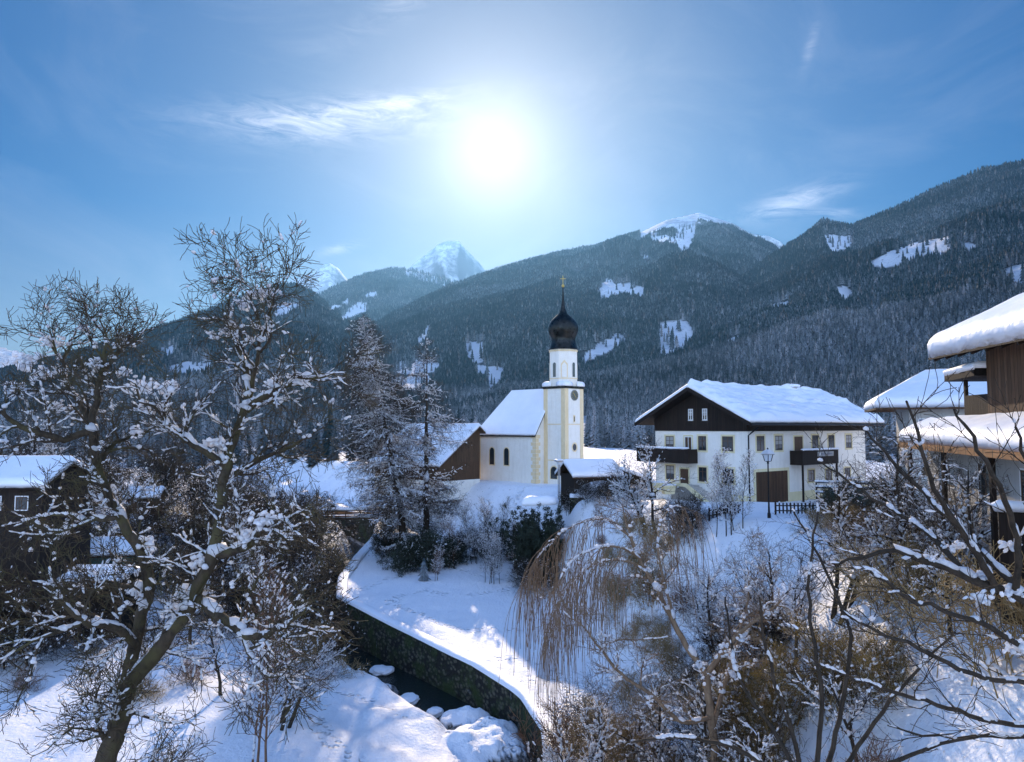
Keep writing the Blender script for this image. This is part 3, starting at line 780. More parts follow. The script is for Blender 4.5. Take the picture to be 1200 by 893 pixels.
# onion dome
pf = [(2.28, 19.42), (2.22, 19.52), (1.98, 20.1), (1.80, 20.7), (1.76, 21.0), (1.84, 21.35), (2.08, 21.75), (2.23, 22.25), (2.26, 22.75), (2.15, 23.25), (1.9, 23.75), (1.48, 24.2), (1.02, 24.6), (.66, 24.95), (.44, 25.4), (.29, 26.1), (.19, 27.0), (.12, 28.0), (.08, 28.9), (.05, 29.2)]
dm = MB().lathe(pf, cc_, cc_, 24).build('onion_dome', M['dome'], tower, smooth=True)
MB().lathe([(.02, 28.85), (.17, 28.95), (.24, 29.12), (.17, 29.3), (.02, 29.4)], cc_, cc_, 12).build('ball', M['gold'], dm, smooth=True)
MB().box(cc_ - .035, cc_ + .035, cc_ - .035, cc_ + .035, 29.35, 30.7).bar((cc_ - .3, cc_ + .3, 30.2), (cc_ + .3, cc_ - .3, 30.2), .07).build('cross', M['gold'], dm)
# nave
nx0, nx1, ny0, ny1, ez, rz_, rx, hip = -1.8, 5.9, 4.12, 16.5, 6.85, 13.45, 2.05, 12.96
nv = MB().box(nx0, nx1, ny0, ny1, -2, ez).build('nave', M['plaster'], ch)
gb = MB(); gb.prism([(nx0, ez), (nx1, ez), (rx, rz_ - .15)], 1, ny0, ny0 + .3); gb.build('gable', M['plaster'], nv)
q = MB()
for k in range(16):
    w1 = .95 if k % 2 else .62; z = -1.9 + k * .545
    q.box(nx0 - .035, nx0 + .05, ny0 + .004, ny0 + w1, z, z + .50)
    q.box(nx0 - .035, nx0 + w1, ny0 - .035, ny0 + .05, z, z + .50)
q.build('quoin', M['ochre'], nv)
q = MB().box(nx0 - .03, nx0, ny1 - .5, ny1 + .02, -1.9, ez - .05).build('pilaster', M['ochre'], nv)
for cy in (7.0, 10.2, 13.4):
    if cy == 7.0: continue
    w = arch(0, cy, 2.0, 1.35, 2.9, -.02, .04, face=nx0).build('arched_window', M['ochre'], nv); arch(0, cy, 2.15, 1.0, 2.6, .03, .05, face=nx0).build('pane', M['glass'], w)
ev = .38
rf = MB()
A1, B1 = (nx0 - ev, ny1 + ev, ez - .1), (nx0 - ev, ny0 - .25, ez - .1); A2_, B2_ = (nx1 + ev, ny1 + ev, ez - .1), (nx1 + ev, ny0 - .25, ez - .1); R1, R2 = (rx, ny0 - .25, rz_), (rx, hip, rz_)
def slab(mb, pts, t):
    b = len(mb.v); n = len(pts)
    mb.v += list(pts) + [(p[0], p[1], p[2] - t) for p in pts]
    mb.f.append(tuple(range(b, b + n))); mb.f.append(tuple(range(b + 2 * n - 1, b + n - 1, -1)))
    for i in range(n): mb.f.append((b + i, b + (i + 1) % n, b + n + (i + 1) % n, b + n + i))
slab(rf, [A1, B1, R1, R2], .25); slab(rf, [A2_, B2_, R1, R2], .25); slab(rf, [A1, A2_, R2], .25)
rf_o = rf.build('roof', M['dome'], ch)
snow_slab('snow', rf_o, A1, B1, R1, R2, .34, 44, 26, (1, 1, 0, 0), .35, .02, 4)
snow_slab('snow', rf_o, B2_, A2_, R2, R1, .34, 30, 16, (1, 0, 0, 1), .35, .02, 5)
snow_slab('snow', rf_o, A2_, A1, R2, (rx + .01, hip + .01, rz_), .34, 24, 16, (1, 0, 0, 0), .35, .02, 6)

# ------------------------------------------------------------------ low hall beside the church
c0 = at(548, 545, 101); hz_ = c0.z
# ridge runs across the view; gable end looks towards the church, snow roof slope towards us
hl = thing('hall', 'long low hall with a wide snow covered roof and brown boarded gable beside the church', 'building', (at(515, 546, 104).x, 104, CZ - 5.7), math.radians(-45))
MB().box(-17, -.9, .7, 8.6, -5, .45).build('wall', M['wood_brown_x'], hl)
MB().prism([(.7, .45), (8.6, .45), (8.6, 4.95), (7.8, 5.5)], 0, -1.1, -.88).build('gable', M['wood_brown'], hl)
MB().box(-17.04, -.86, .66, 8.64, -5, -2.2).build('base_wall', M['plaster_house'], hl)
r_ = MB(); slab(r_, [(-18, 0, 0), (0, 0, 0), (0, 7.8, 5.8), (-18, 7.8, 5.8)], .28); slab(r_, [(0, 9.0, 4.9), (-18, 9.0, 4.9), (-18, 7.8, 5.8), (0, 7.8, 5.8)], .28)
ro = r_.build('roof', M['wood_brown'], hl)
snow_slab('snow', ro, (-18, 0, .01), (0, 0, .01), (0, 7.8, 5.81), (-18, 7.8, 5.81), .4, 60, 26, (1, 1, 0, 1), .4, .05, 8, drift=.12)
snow_slab('snow', ro, (0, 9.0, 4.91), (-18, 9.0, 4.91), (-18, 7.8, 5.81), (0, 7.8, 5.81), .4, 30, 6, (1, 1, 0, 1), .3, .05, 9)

# ------------------------------------------------------------------ farmhouse guesthouse
HB = CZ - 6.25
hs_ = thing('farmhouse', 'large white plastered farmhouse with yellow window trim, dark boarded gable and snowy roof', 'house', (20.1, 62, HB), math.atan2(.6, .8))
LX, WY = 19.6, 10.4
MB().box(0, LX, 0, WY, -2.0, 5.85).build('wall', M['plaster_house'], hs_)
MB().box(-.04, LX + .04, -.04, 0, -2, .38).box(-.04, 0, 0, 2.6, -2, .38).build('plinth', M['yellow'], hs_)
RZ, EZ, OV, OG = 9.75, 6.55, 1.25, 1.45
sl_ = (RZ - EZ) / (WY / 2 + OV)
gz_ = MB()
wz = EZ + OV * sl_ - .2
gz_.prism([(-.02, 5.86), (WY + .02, 5.86), (WY + .02, wz), (WY / 2, RZ - .25), (-.02, wz)], 0, -.10, .25)
gz_.build('boarded_gable', M['wood_dark'], hs_); gz_ = MB()
gz_.prism([(-.02, 5.86), (WY + .02, 5.86), (WY + .02, wz), (WY / 2, RZ - .25), (-.02, wz)], 0, LX - .25, LX + .08)
gz_.build('boarded_gable', M['wood_dark'], hs_)
MB().box(.26, LX - .26, -.06, .1, 5.87, wz).box(.26, LX - .26, WY - .1, WY + .06, 5.87, wz).build('eave_boarding', M['wood_dark_x'], hs_)
rf = MB()
E0, E1, E2, E3 = (-OG, -OV, EZ), (LX + OG, -OV, EZ), (LX + OG, WY / 2, RZ), (-OG, WY / 2, RZ)
slab(rf, [E0, E1, E2, E3], .16)
F0, F1 = (LX + OG, WY + OV, EZ), (-OG, WY + OV, EZ); slab(rf, [F0, F1, E3, E2], .16)
ro = rf.build('roof', M['wood_dark'], hs_)
fb = MB(); fb.bar((-OG - .03, -OV - .03, EZ - .1), (-OG - .03, WY / 2, RZ - .1), .06, .32); fb.bar((-OG - .03, WY + OV + .03, EZ - .1), (-OG - .03, WY / 2, RZ - .1), .06, .32); fb.bar((-OG, -OV - .05, EZ - .12), (LX + OG, -OV - .05, EZ - .12), .06, .30)
fb.build('fascia', M['wood_dark_x'], ro)
for k in range(7):
    x = -OG + .25 if k == 0 else k * 3.0
    MB().bar((-OG + .1, -OV + (OV + WY / 2) * k / 6.5, EZ + sl_ * (OV + WY / 2) * k / 6.5 - .24), (.1, -OV + (OV + WY / 2) * k / 6.5, EZ + sl_ * (OV + WY / 2) * k / 6.5 - .24), .16, .2).build('purlin', M['wood_dark'], ro) if k in (0, 3, 6) else None
snow_slab('snow', ro, E0, E1, E2, E3, .52, 90, 36, (1, 1, 0, 1), .5, .05, 12, drift=.55)
snow_slab('snow', ro, F0, F1, E3, E2, .52, 40, 16, (1, 1, 0, 1), .5, .05, 13)
chm = MB().box(14.6, 15.4, WY / 2 - .4, WY / 2 + .4, RZ - .6, RZ + .62).build('chimney', M['grey_plaster'], ro)
snow_slab('snow', chm, (14.4, WY / 2 - .6, RZ + .62), (15.6, WY / 2 - .6, RZ + .62), (15.6, WY / 2 + .6, RZ + .62), (14.4, WY / 2 + .6, RZ + .62), .3, 10, 10, (1, 1, 1, 1), .3, .03, 3)
# icicles under the near eave
rs2 = np.random.RandomState(5)
for k in range(46):
    ic = MB()
    x = rs2.uniform(-OG, LX + OG); l = rs2.uniform(.06, .34) * (1 if rs2.rand() < .8 else 1.5)
    ic.tube([(x, -OV - .06, EZ + .02), (x, -OV - .06, EZ - l * .5), (x, -OV - .06, EZ - l)], [.035, .02, .004], 5)
ic.build('icicle_fringe', M['snow_clump'], ro)
# windows: gable side (plane x=0), then long side (plane y=0)
for c, zc, w, h in ((2.05, 4.75, 1.15, 1.3), (4.8, 4.75, .9, 1.3), (8.6, 4.7, 1.0, 1.3), (2.05, 1.95, 1.15, 1.3), (4.8, 1.95, .9, 1.3), (8.6, 1.95, 1.0, 1.3)):
    window_on(hs_, 0, 0, c, zc, w, h, .15, blind=(c > 8))
window_on(hs_, 0, 0, 6.4, 4.3, .85, 2.1, .13, door=True, frame='white', label='white balcony door in the gable wall')
window_on(hs_, 0, 0, 6.9, 1.3, .95, 2.1, .13, door=True, label='dark cellar entrance door at the top of the steps')
for c in (4.4, 6.0):
    window_on(hs_, 0, -.10, c, 7.35, .55, 1.05, 0, frame='white', blind=True)
for c, w in ((1.77, 1.15), (4.5, 1.15), (10.4, 1.1), (13.2, 1.1), (16.4, 1.1)):
    window_on(hs_, 1, 0, c, 4.8, w, 1.3, .15, blind=(c in (4.5, 16.4)))
window_on(hs_, 1, 0, 7.6, 4.3, 1.35, 2.1, .13, door=True, label='brown balcony door above the garage')
for c in (9.6, 12.6, 16.0): window_on(hs_, 1, 0, c, 1.7, 1.1, 1.1, .12)
gd = MB().box(.95, 5.7, -.05, .02, -.4, 2.35).build('garage_door', M['wood_brown_x'], hs_)
q = MB().box(.7, .95, -.07, .02, -.4, 2.6).box(5.7, 5.95, -.07, .02, -.4, 2.6).box(.95, 5.7, -.07, .02, 2.35, 2.6).build('door_surround', M['yellow'], gd)
def balcony(par, x0, x1, y0, y1, z, h, open_side):
    b = MB().box(x0, x1, y0, y1, z - .18, z).build('balcony', M['wood_dark'], par)
    r_ = MB(); t = .06
    if open_side == 0:
        r_.box(x0, x0 + t, y0, y1, z, z + h); r_.box(x0 + t, x1, y0, y0 + t, z, z + h); r_.box(x0 + t, x1, y1 - t, y1, z, z + h); r_.box(x0 - .05, x0 + .1, y0 - .05, y1 + .05, z + h, z + h + .07)
    else:
        r_.box(x0, x1, y0, y0 + t, z, z + h); r_.box(x0, x0 + t, y0 + t, y1, z, z + h); r_.box(x1 - t, x1, y0 + t, y1, z, z + h); r_.box(x0 - .05, x1 + .05, y0 - .05, y0 + .1, z + h, z + h + .07)
    r_.build('railing', M['wood_dark'], b)
    if open_side == 0: snow_slab('snow', b, (x0 - .06, y0, z + h + .07), (x0 + .12, y0, z + h + .07), (x0 + .12, y1, z + h + .07), (x0 - .06, y1, z + h + .07), .13, 4, 30, (1, 1, 1, 1), .08, .02, 5)
    else: snow_slab('snow', b, (x0, y0 - .06, z + h + .07), (x1, y0 - .06, z + h + .07), (x1, y0 + .12, z + h + .07), (x0, y0 + .12, z + h + .07), .13, 30, 4, (1, 1, 1, 1), .08, .02, 6)
    return b
balcony(hs_, -1.35, 0, 5.35, 11.6, 3.1, 1.1, 0)
b2 = balcony(hs_, 6.2, 12.2, -1.25, 0, 3.0, 1.1, 1)
for x in (6.3, 12.0): MB().box(x, x + .14, -1.2, -1.06, -1, 2.82).build('post', M['wood_dark'], b2)
# guest house board: a white panel with a round emblem and a line of small lettering
sg = MB().box(8.6, 11.3, -1.30, -1.262, 3.55, 3.98).build('name_board', M['curtain'], b2)
MB().prism([(8.88 + .15 * math.cos(k * math.pi / 6), 3.765 + .15 * math.sin(k * math.pi / 6)) for k in range(12)], 1, -1.312, -1.302).build('emblem', M['white'], sg)
lt = MB(); xx = 9.2; rs2 = np.random.RandomState(2)
while xx < 11.1:
    w = rs2.uniform(.05, .12); h = rs2.choice([.10, .16]); lt.box(xx, xx + w * .35, -1.308, -1.302, 3.69, 3.69 + h); lt.box(xx, xx + w, -1.308, -1.302, 3.69 + h * .5, 3.69 + h * .5 + .03); xx += w + .05
lt.build('lettering', M['icon'], sg)
MB().tube([(-.02, -OV + .1, EZ - .3), (-.05, -.5, EZ - .75), (-.08, -.12, EZ - 1.05), (-.08, -.12, -.6)], .065, 8).build('downpipe', M['black'], hs_)
MB().tube([(-OG, -OV - .14, EZ - .12), (LX + OG, -OV - .14, EZ - .12)], .08, 8).build('gutter', M['black'], ro)
# stairs along the gable
st = MB()
for k in range(8):
    st.box(-1.25, -.05, 2.9 + k * .33, 6.2 + 1.2, -1.5 + 0, -.1 + .0 + k * .04 if False else .02 + k * .165 - .2)
sto = st.build('stair', M['grey_plaster'], hs_)
MB().prism([(2.6, -.6), (5.6, 1.15), (7.6, 1.15), (7.6, .85), (5.7, .85), (2.9, -1.0)], 0, -1.42, -1.26).build('stringer', M['yellow'], sto)

# ------------------------------------------------------------------ little shed by the church
sh = thing('shed', 'low shed with snow roof and dark open gable between church and farmhouse', 'shed', (at(724, 560, 88).x, 88, at(724, 567, 88).z), math.radians(20))
MB().box(-5.5, 0, .5, 4.5, -3, 1.2).build('wall', M['wood_dark_x'], sh)
MB().box(0, 4.2, .8, 4.2, -3, .9).build('lean_to', M['wood_dark_x'], sh)
r_ = MB(); slab(r_, [(-6, -.1, .95), (.8, -.1, .95), (.8, 2.6, 2.5), (-6, 2.6, 2.5)], .18); slab(r_, [(.8, 5.2, .95), (-6, 5.2, .95), (-6, 2.6, 2.5), (.8, 2.6, 2.5)], .18)
ro = r_.build('roof', M['wood_brown_x'], sh)
snow_slab('snow', ro, (-6, -.1, .96), (.8, -.1, .96), (.8, 2.6, 2.51), (-6, 2.6, 2.51), .45, 26, 12, (1, 1, 0, 1), .4, .05, 21)
snow_slab('snow', ro, (.8, 5.2, .96), (-6, 5.2, .96), (-6, 2.6, 2.51), (.8, 2.6, 2.51), .45, 16, 8, (1, 1, 0, 1), .4, .05, 22)
l_ = MB(); slab(l_, [(.9, .2, 1.6), (5.2, .2, .1), (5.2, 4.8, .1), (.9, 4.8, 1.6)], .15); lo = l_.build('roof', M['wood_brown_x'], sh)
snow_slab('snow', lo, (.9, .2, 1.61), (5.2, .2, .11), (5.2, 4.8, .11), (.9, 4.8, 1.61), .42, 20, 12, (1, 1, 1, 0), .4, .05, 23)

# ------------------------------------------------------------------ neighbour house
y0 = 54.0; xl = at(1026, 478, y0).x; ze = at(1026, 477, y0).z; zb = CZ - 7.5
nb = thing('house', 'cream plastered house under a thick snow hip roof behind the barn', 'house', (xl, y0, zb), math.radians(-22))
e = ze - zb
MB().box(2.3, 22, 1.0, 9.4, -1, e + .05).build('wall', M['grey_plaster'], nb)
r_ = MB(); slab(r_, [(0, 0, e), (24, 0, e), (20, 5.5, e + 2.45), (4.1, 5.5, e + 2.45)], .2); slab(r_, [(24, 11, e), (0, 11, e), (4.1, 5.5, e + 2.45), (20, 5.5, e + 2.45)], .2); slab(r_, [(0, 11, e), (0, 0, e), (4.1, 5.5, e + 2.45)], .2)
ro = r_.build('roof', M['wood_brown_x'], nb)
snow_slab('snow', ro, (0, 0, e + .01), (24, 0, e + .01), (20, 5.5, e + 2.46), (4.1, 5.5, e + 2.46), .62, 60, 20, (1, 1, 0, 0), .5, .06, 31, drift=.06)
snow_slab('snow', ro, (24, 11, e + .01), (0, 11, e + .01), (4.1, 5.5, e + 2.46), (20, 5.5, e + 2.46), .62, 30, 10, (1, 1, 0, 0), .5, .06, 32)
snow_slab('snow', ro, (0, 11, e + .01), (0, 0, e + .01), (4.1, 5.5, e + 2.46), (4.1, 5.51, e + 2.46), .62, 20, 10, (1, 0, 0, 0), .5, .06, 33)
for c in (3.4, 6.4, 9.8): window_on(nb, 1, 1.0, c, e - 1.3, .85, .75, .08, frame='icon', trimmat='white')
for c in (3.4, 7.2, 11): window_on(nb, 1, 1.0, c, e - 4.6, 1.0, 1.2, .1, frame='white', trimmat='white')

# ------------------------------------------------------------------ brown barn with the heavy snow roof
EX = np.array([.13, 1.0]); EX = EX / np.linalg.norm(EX)
far = at(1088, 417, 34.0)
bn = thing('barn', 'tall brown boarded barn with a very thick snow load on its overhanging roof', 'barn', (far.x, 34.0, CZ - 6.8), -math.atan2(EX[0], EX[1]))
# local: -y runs towards the camera along the eave, +x across the barn
ez = far.z - (CZ - 6.8)
LB, WB = 26.0, 11.0
wx = 1.25; wy = -2.6
MB().box(wx, wx + WB - 2.6, -LB + 1.5, wy, -1, ez + .55).build('boarded_wall', M['wood_brown'], bn)
MB().box(wx - .05, wx + WB - 2.5, -LB + 1.45, wy + .05, -1, ez - 2.95).build('base_wall', M['grey_plaster'], bn)
q = MB().prism([(wx + .05, ez + .3), (wx + WB - 2.7, ez + .3), (wx + (WB - 2.6) / 2, ez + 2.4)], 1, wy - .3, wy - .05).build('gable', M['wood_brown_x'], bn)
r_ = MB(); s_ = .47
slab(r_, [(0, 0, ez), (0, -LB, ez), (WB / 2, -LB, ez + s_ * WB / 2), (WB / 2, 0, ez + s_ * WB / 2)], .2); slab(r_, [(WB, -LB, ez), (WB, 0, ez), (WB / 2, 0, ez + s_ * WB / 2), (WB / 2, -LB, ez + s_ * WB / 2)], .2)
ro = r_.build('roof', M['wood_dark'], bn)
for k in range(22):
    y = -.4 - k * 1.15
    MB().bar((.08, y, ez - .24), (wx + .6, y, ez - .24 + s_ * (wx + .5)), .12, .16).build('rafter', M['wood_dark'], ro)
snow_slab('snow', ro, (0, 0, ez + .01), (0, -LB, ez + .01), (WB / 2, -LB, ez + s_ * WB / 2), (WB / 2, 0, ez + s_ * WB / 2), .92, 120, 40, (1, 1, 0, 1), .55, .10, 41, over=.12)
snow_slab('snow', ro, (WB, -LB, ez + .01), (WB, 0, ez + .01), (WB / 2, 0, ez + s_ * WB / 2), (WB / 2, -LB, ez + s_ * WB / 2), .92, 40, 14, (1, 1, 0, 1), .55, .08, 42)
# roofed balcony on the far gable
by = wy + 2.3
MB().box(wx + .1, wx + 5, wy, by, ez - 3.1, ez - 2.95).build('balcony', M['wood_dark'], bn)
q = MB().box(wx + .1, wx + .18, wy, by, ez - 2.95, ez - 1.9).box(wx + .18, wx + 5, by - .08, by, ez - 2.95, ez - 1.9).build('railing', M['wood_dark'], bn)
MB().box(wx + .1, wx + .24, by - .14, by, ez - 1.9, ez - .9).box(wx + 2.6, wx + 2.74, by - .14, by, ez - 1.9, ez - .9).build('post', M['wood_dark'], bn)
q = MB(); slab(q, [(wx - .5, wy, ez - .8), (wx - .5, by + .5, ez - .9), (wx + 5.4, by + .5, ez - .9), (wx + 5.4, wy, ez - .8)], .32); cr_ = q.build('canopy', M['wood_dark'], bn)
snow_slab('snow', cr_, (wx - .5, wy, ez - .79), (wx - .5, by + .5, ez - .89), (wx + 5.4, by + .5, ez - .89), (wx + 5.4, wy, ez - .79), .3, 20, 20, (1, 1, 1, 0), .3, .04, 43)
# lean-to along the barn with an orange fascia
le_z = CZ - .78 - (CZ - 6.8)
lt_ = MB(); lf = -.2; ln_ = -4.5
slab(lt_, [(lf, 3.2, le_z), (ln_, -LB, le_z), (wx - .07, -LB, le_z + 1.1), (wx - .07, 3.2, le_z + .6)], .16)
lo = lt_.build('lean_to_roof', M['wood_brown_x'], bn)
MB().bar((lf - .03, 3.2, le_z - .14), (ln_ - .03, -LB, le_z - .14), .07, .26).bar((lf, 3.24, le_z - .14), (wx - .1, 3.24, le_z + .45), .07, .26).build('fascia', M['wood_orange'], lo)
snow_slab('snow', lo, (lf, 3.2, le_z + .01), (ln_, -LB, le_z + .01), (wx - .07, -LB, le_z + 1.11), (wx - .07, 3.2, le_z + .61), .62, 140, 16, (1, 1, 0, 1), .35, .09, 44)
lw = MB().box(0, 1.0, -27, 0, -1, le_z + .1).build('lean_to_wall', M['grey_plaster'], bn); lw.location = (.75, 2.4, 0); lw.rotation_euler = (0, 0, -.146)
for y in (-3.6, -8.2, -12.4, -17): window_on(lw, 0, 0, y, le_z - 1.3, 1.5, 1.2, .06, frame='frame', trimmat='white')
for y in (2.6, -3, -8.6, -14.2):
    x = lf + .25 + (y - 3.2) * .147; MB().box(x, x + .16, y - .08, y + .08, -1, le_z - .2).build('post', M['wood_dark'], lo)

# ------------------------------------------------------------------ houses and sheds on the valley floor, seen between the branches
def small_house(name, label, cat, px, py, Y, L_, D_, h, rise, rz, wallmat, seed, floors=None, group=None, th=.4, wins=()):
    """px,py: near left corner of the eave"""
    p = at(px, py, Y); g = min(gz(p.x, Y), gz(p.x + L_ / 2, Y + D_ / 2), p.z - h)
    t_ = thing(name, label, cat, (p.x, Y, g), rz, group); e = p.z - g
    MB().box(.4, L_ - .4, .5, D_ - .5, -1, e + .1).build('wall', wallmat, t_)
    MB().prism([(.5, e + .1), (D_ - .5, e + .1), (D_ / 2, e + rise - .2)], 0, .4, .6).prism([(.5, e + .1), (D_ - .5, e + .1), (D_ / 2, e + rise - .2)], 0, L_ - .6, L_ - .4).build('gable', M['wood_dark'], t_)
    r_ = MB(); slab(r_, [(0, 0, e), (L_, 0, e), (L_, D_ / 2, e + rise), (0, D_ / 2, e + rise)], .18); slab(r_, [(L_, D_, e), (0, D_, e), (0, D_ / 2, e + rise), (L_, D_ / 2, e + rise)], .18)
    ro = r_.build('roof', M['wood_dark_x'], t_)
    snow_slab('snow', ro, (0, 0, e + .01), (L_, 0, e + .01), (L_, D_ / 2, e + rise), (0, D_ / 2, e + rise), th, 40, 14, (1, 1, 0, 1), .4, .05, seed, drift=.10)
    snow_slab('snow', ro, (L_, D_, e + .01), (0, D_, e + .01), (0, D_ / 2, e + rise), (L_, D_ / 2, e + rise), th, 20, 8, (1, 1, 0, 1), .4, .05, seed + 1)
    for c, z in wins: window_on(t_, 1, .5, c, e - z, 1.0, 1.1, .08, trimmat='white')
    return t_
small_house('house', 'dark boarded house with wide flat snow roof beyond the yard', 'house', -100, 571, 62, 10.9, 8.5, 5, 1.9, 0, M['wood_dark_x'], 51, th=.6, wins=((6.5, 1.4), (8.8, 1.4)))
small_house('hut', 'small brown hut with snow capped roof behind the old fruit tree', 'hut', 143, 584, 96, 4.6, 4.4, 3, 1.0, math.radians(12), M['wood_brown_x'], 53, wins=((2.3, 1.2),))
small_house('shed', 'farthest of the stepped garden sheds under an even snow roof', 'shed', 78, 626, 84, 5.8, 5, 2.4, .9, math.radians(-6), M['wood_brown_x'], 55, 'x')
small_house('shed', 'teal boarded garden shed with a black roof edge and snow', 'shed', 88, 652, 71, 5.4, 5.2, 2.4, 1.1, math.radians(8), M['teal'], 57)
small_house('shed', 'nearest low garden shed buried under rounded snow', 'shed', 66, 684, 60, 5.2, 4.4, 1.6, .6, math.radians(-4), M['wood_dark_x'], 59, th=.55)
# ------------------------------------------------------------------ footbridge, walls, fences, lamps
fbx = at(372, 607, 100).x
br = thing('footbridge', 'weathered timber footbridge with snowy handrails over the stream', 'bridge', (fbx, 100, at(372, 607, 100).z), math.radians(6))
MB().box(0, 9.5, 0, 1.8, -.25, -.05).build('deck', M['wood_brown_x'], br)
for y in (0, 1.74):
    m = MB().bar((0, y, .95), (9.5, y, .95), .12, .12).bar((0, y, .5), (9.5, y, .5), .05, .16).bar((0, y, .18), (9.5, y, .18), .05, .16)
    rl = m.build('handrail', M['wood_orange'], br)
    for k in range(6): MB().box(k * 1.86, k * 1.86 + .12, y - .05, y + .07, -.05, .92).build('post', M['wood_brown_x'], br)
    snow_slab('snow', rl, (0, y - .1, 1.02), (9.5, y - .1, 1.02), (9.5, y + .1, 1.02), (0, y + .1, 1.02), .22, 50, 5, (1, 1, 1, 1), .1, .04, 66)
snow_slab('snow', br, (0, .12, -.04), (9.5, .12, -.04), (9.5, 1.6, -.04), (0, 1.6, -.04), .3, 40, 8, (1, 1, 1, 1), .2, .04, 67)
MB().box(-.6, .4, -.3, 2.1, -7, -.26).box(9.1, 10.1, -.3, 2.1, -7, -.26).build('abutment', M['stonewall'], br)

def path_wall(name, label, cat, pts, thick, zt, zb, mt, seed, snow_th=.35, cap=None, group=None):
    """masonry wall along a path: pts (x,y), zt/zb per point"""
    n = len(pts); P = np.array(pts, float)
    # resample
    sl = np.concatenate([[0], np.cumsum(np.hypot(*np.diff(P, axis=0).T))]); s = np.arange(0, sl[-1], .45); s = np.append(s, sl[-1])
    X, Y = np.interp(s, sl, P[:, 0]), np.interp(s, sl, P[:, 1]); ZT, ZB = np.interp(s, sl, zt), np.interp(s, sl, zb)
    T = np.stack([np.gradient(X, s), np.gradient(Y, s)], 1); T /= np.linalg.norm(T, axis=1, keepdims=True)
    Nn = np.stack([T[:, 1], -T[:, 0]], 1)
    base = (X.mean(), Y.mean(), ZB.min())
    w = thing(name, label, cat, base, 0, group)
    V = []; 
    rs_ = np.random.RandomState(seed)
    rows = 9
    for i in range(len(s)):
        ring = []
        for side in (-1, 1):
            zz = np.linspace(ZB[i], ZT[i], rows) if side < 0 else np.linspace(ZT[i], ZB[i], rows)
            for z in zz:
                j = .10 * (fbm(s[i] / .8, z / .5, 3, seed) if side < 0 else 0)
                off = side * thick / 2 + j * 1.8 - side * .10 * (ZT[i] - z) * 0
                ring.append((X[i] + Nn[i, 0] * off - base[0], Y[i] + Nn[i, 1] * off - base[1], z - base[2]))
        V += ring
    m = 2 * rows; F = []
    for i in range(len(s) - 1):
        for k in range(m): F.append((i * m + k, i * m + (k + 1) % m, (i + 1) * m + (k + 1) % m, (i + 1) * m + k))
    F.append(tuple(range(m))); F.append(tuple(range(len(V) - 1, len(V) - m - 1, -1)))
    me = bpy.data.meshes.new('wall'); me.from_pydata(V, [], F); new_obj('stonework', me, mt, w)
    # snow along the crown
    V = []; k = 8
    for i in range(len(s)):
        for q in range(k + 1):
            a = math.pi * q / k; off = -math.cos(a) * (thick / 2 + .10 + .05 * fbm(s[i] / .6, q, 2, seed + 1)); h = snow_th * (.25 + .75 * math.sin(a) ** .6) * (1 + .5 * fbm(s[i] / 1.1, 0, 3, seed + 2)) if 0 < q < k else -.03
            V.append((X[i] + Nn[i, 0] * off - base[0], Y[i] + Nn[i, 1] * off - base[1], ZT[i] + h - base[2]))
    F = [(i * (k + 1) + q, i * (k + 1) + q + 1, (i + 1) * (k + 1) + q + 1, (i + 1) * (k + 1) + q) for i in range(len(s) - 1) for q in range(k)]
    F.append(tuple(range(k + 1))); F.append(tuple(range(len(V) - 1, len(V) - k - 2, -1)))
    me = bpy.data.meshes.new('snow'); me.from_pydata(V, [], F); me.polygons.foreach_set('use_smooth', [True] * len(F)); new_obj('snow', me, M['snow'], w)
    return w
def offset_path(P, d):
    P = np.array(P, float); T = np.gradient(P, axis=0); T /= np.linalg.norm(T, axis=1, keepdims=True)
    return P + np.stack([-T[:, 1], T[:, 0]], 1) * d   # towards growing x for a path that comes nearer
k0 = [tuple(p) for p in CH]
i0 = np.interp(np.linspace(1, len(CH) - 1.1, 60), range(len(CH)), CH[:, 0]); i1 = np.interp(np.linspace(1, len(CH) - 1.1, 60), range(len(CH)), CH[:, 1])
wl = offset_path(np.stack([i0, i1], 1), 2.55)
ztop = np.array([gz(*(offset_path(np.stack([i0, i1], 1), 4.2)[k])) for k in range(60)]) + .12
path_wall('embankment_wall', 'mossy dark stone embankment wall holding the snowfield above the stream', 'stone wall', [tuple(p) for p in wl], .9, ztop, ztop - 4.4, M['stonewall'], 71, .28)
path_wall('garden_wall', 'grey stone garden wall with snow crown below the church lamp', 'stone wall', [(6.6, 83.2), (7.6, 83), (9, 82.4), (10.8, 81.4)], .5, [CZ - 8.0, CZ - 8.0, CZ - 7.9, CZ - 7.8], [CZ - 12.5] * 4, M['stonewall'], 72, .4)
path_wall('boundary_wall', 'low stone wall running from the garden wall to the farmhouse yard', 'stone wall', [(11.2, 82.2), (13.5, 76), (15.6, 70), (16.6, 66)], .45, [gz(11.2, 82.2) + .6, gz(13.5, 76) + .6, gz(15.6, 70) + .6, gz(16.6, 66) + .6], [CZ - 11] * 4, M['stonewall'], 73, .4)

# water
P = np.stack([i0, i1], 1); i0e = np.concatenate([[CH[0, 0]], i0, [CH[-1, 0]]]); i1e = np.concatenate([[CH[0, 1]], i1, [CH[-1, 1]]]); P = np.stack([i0e, i1e], 1)
Lp, Rp = offset_path(P, -3.0), offset_path(P, 2.8)
V = [(a[0], a[1], CZ - 20.72) for pr in zip(Lp, Rp) for a in pr]; F = [(2 * i, 2 * i + 1, 2 * i + 3, 2 * i + 2) for i in range(len(P) - 1)]
me = bpy.data.meshes.new('stream'); me.from_pydata(V, [], F); tag(new_obj('stream', me, M['water']), kind='structure')

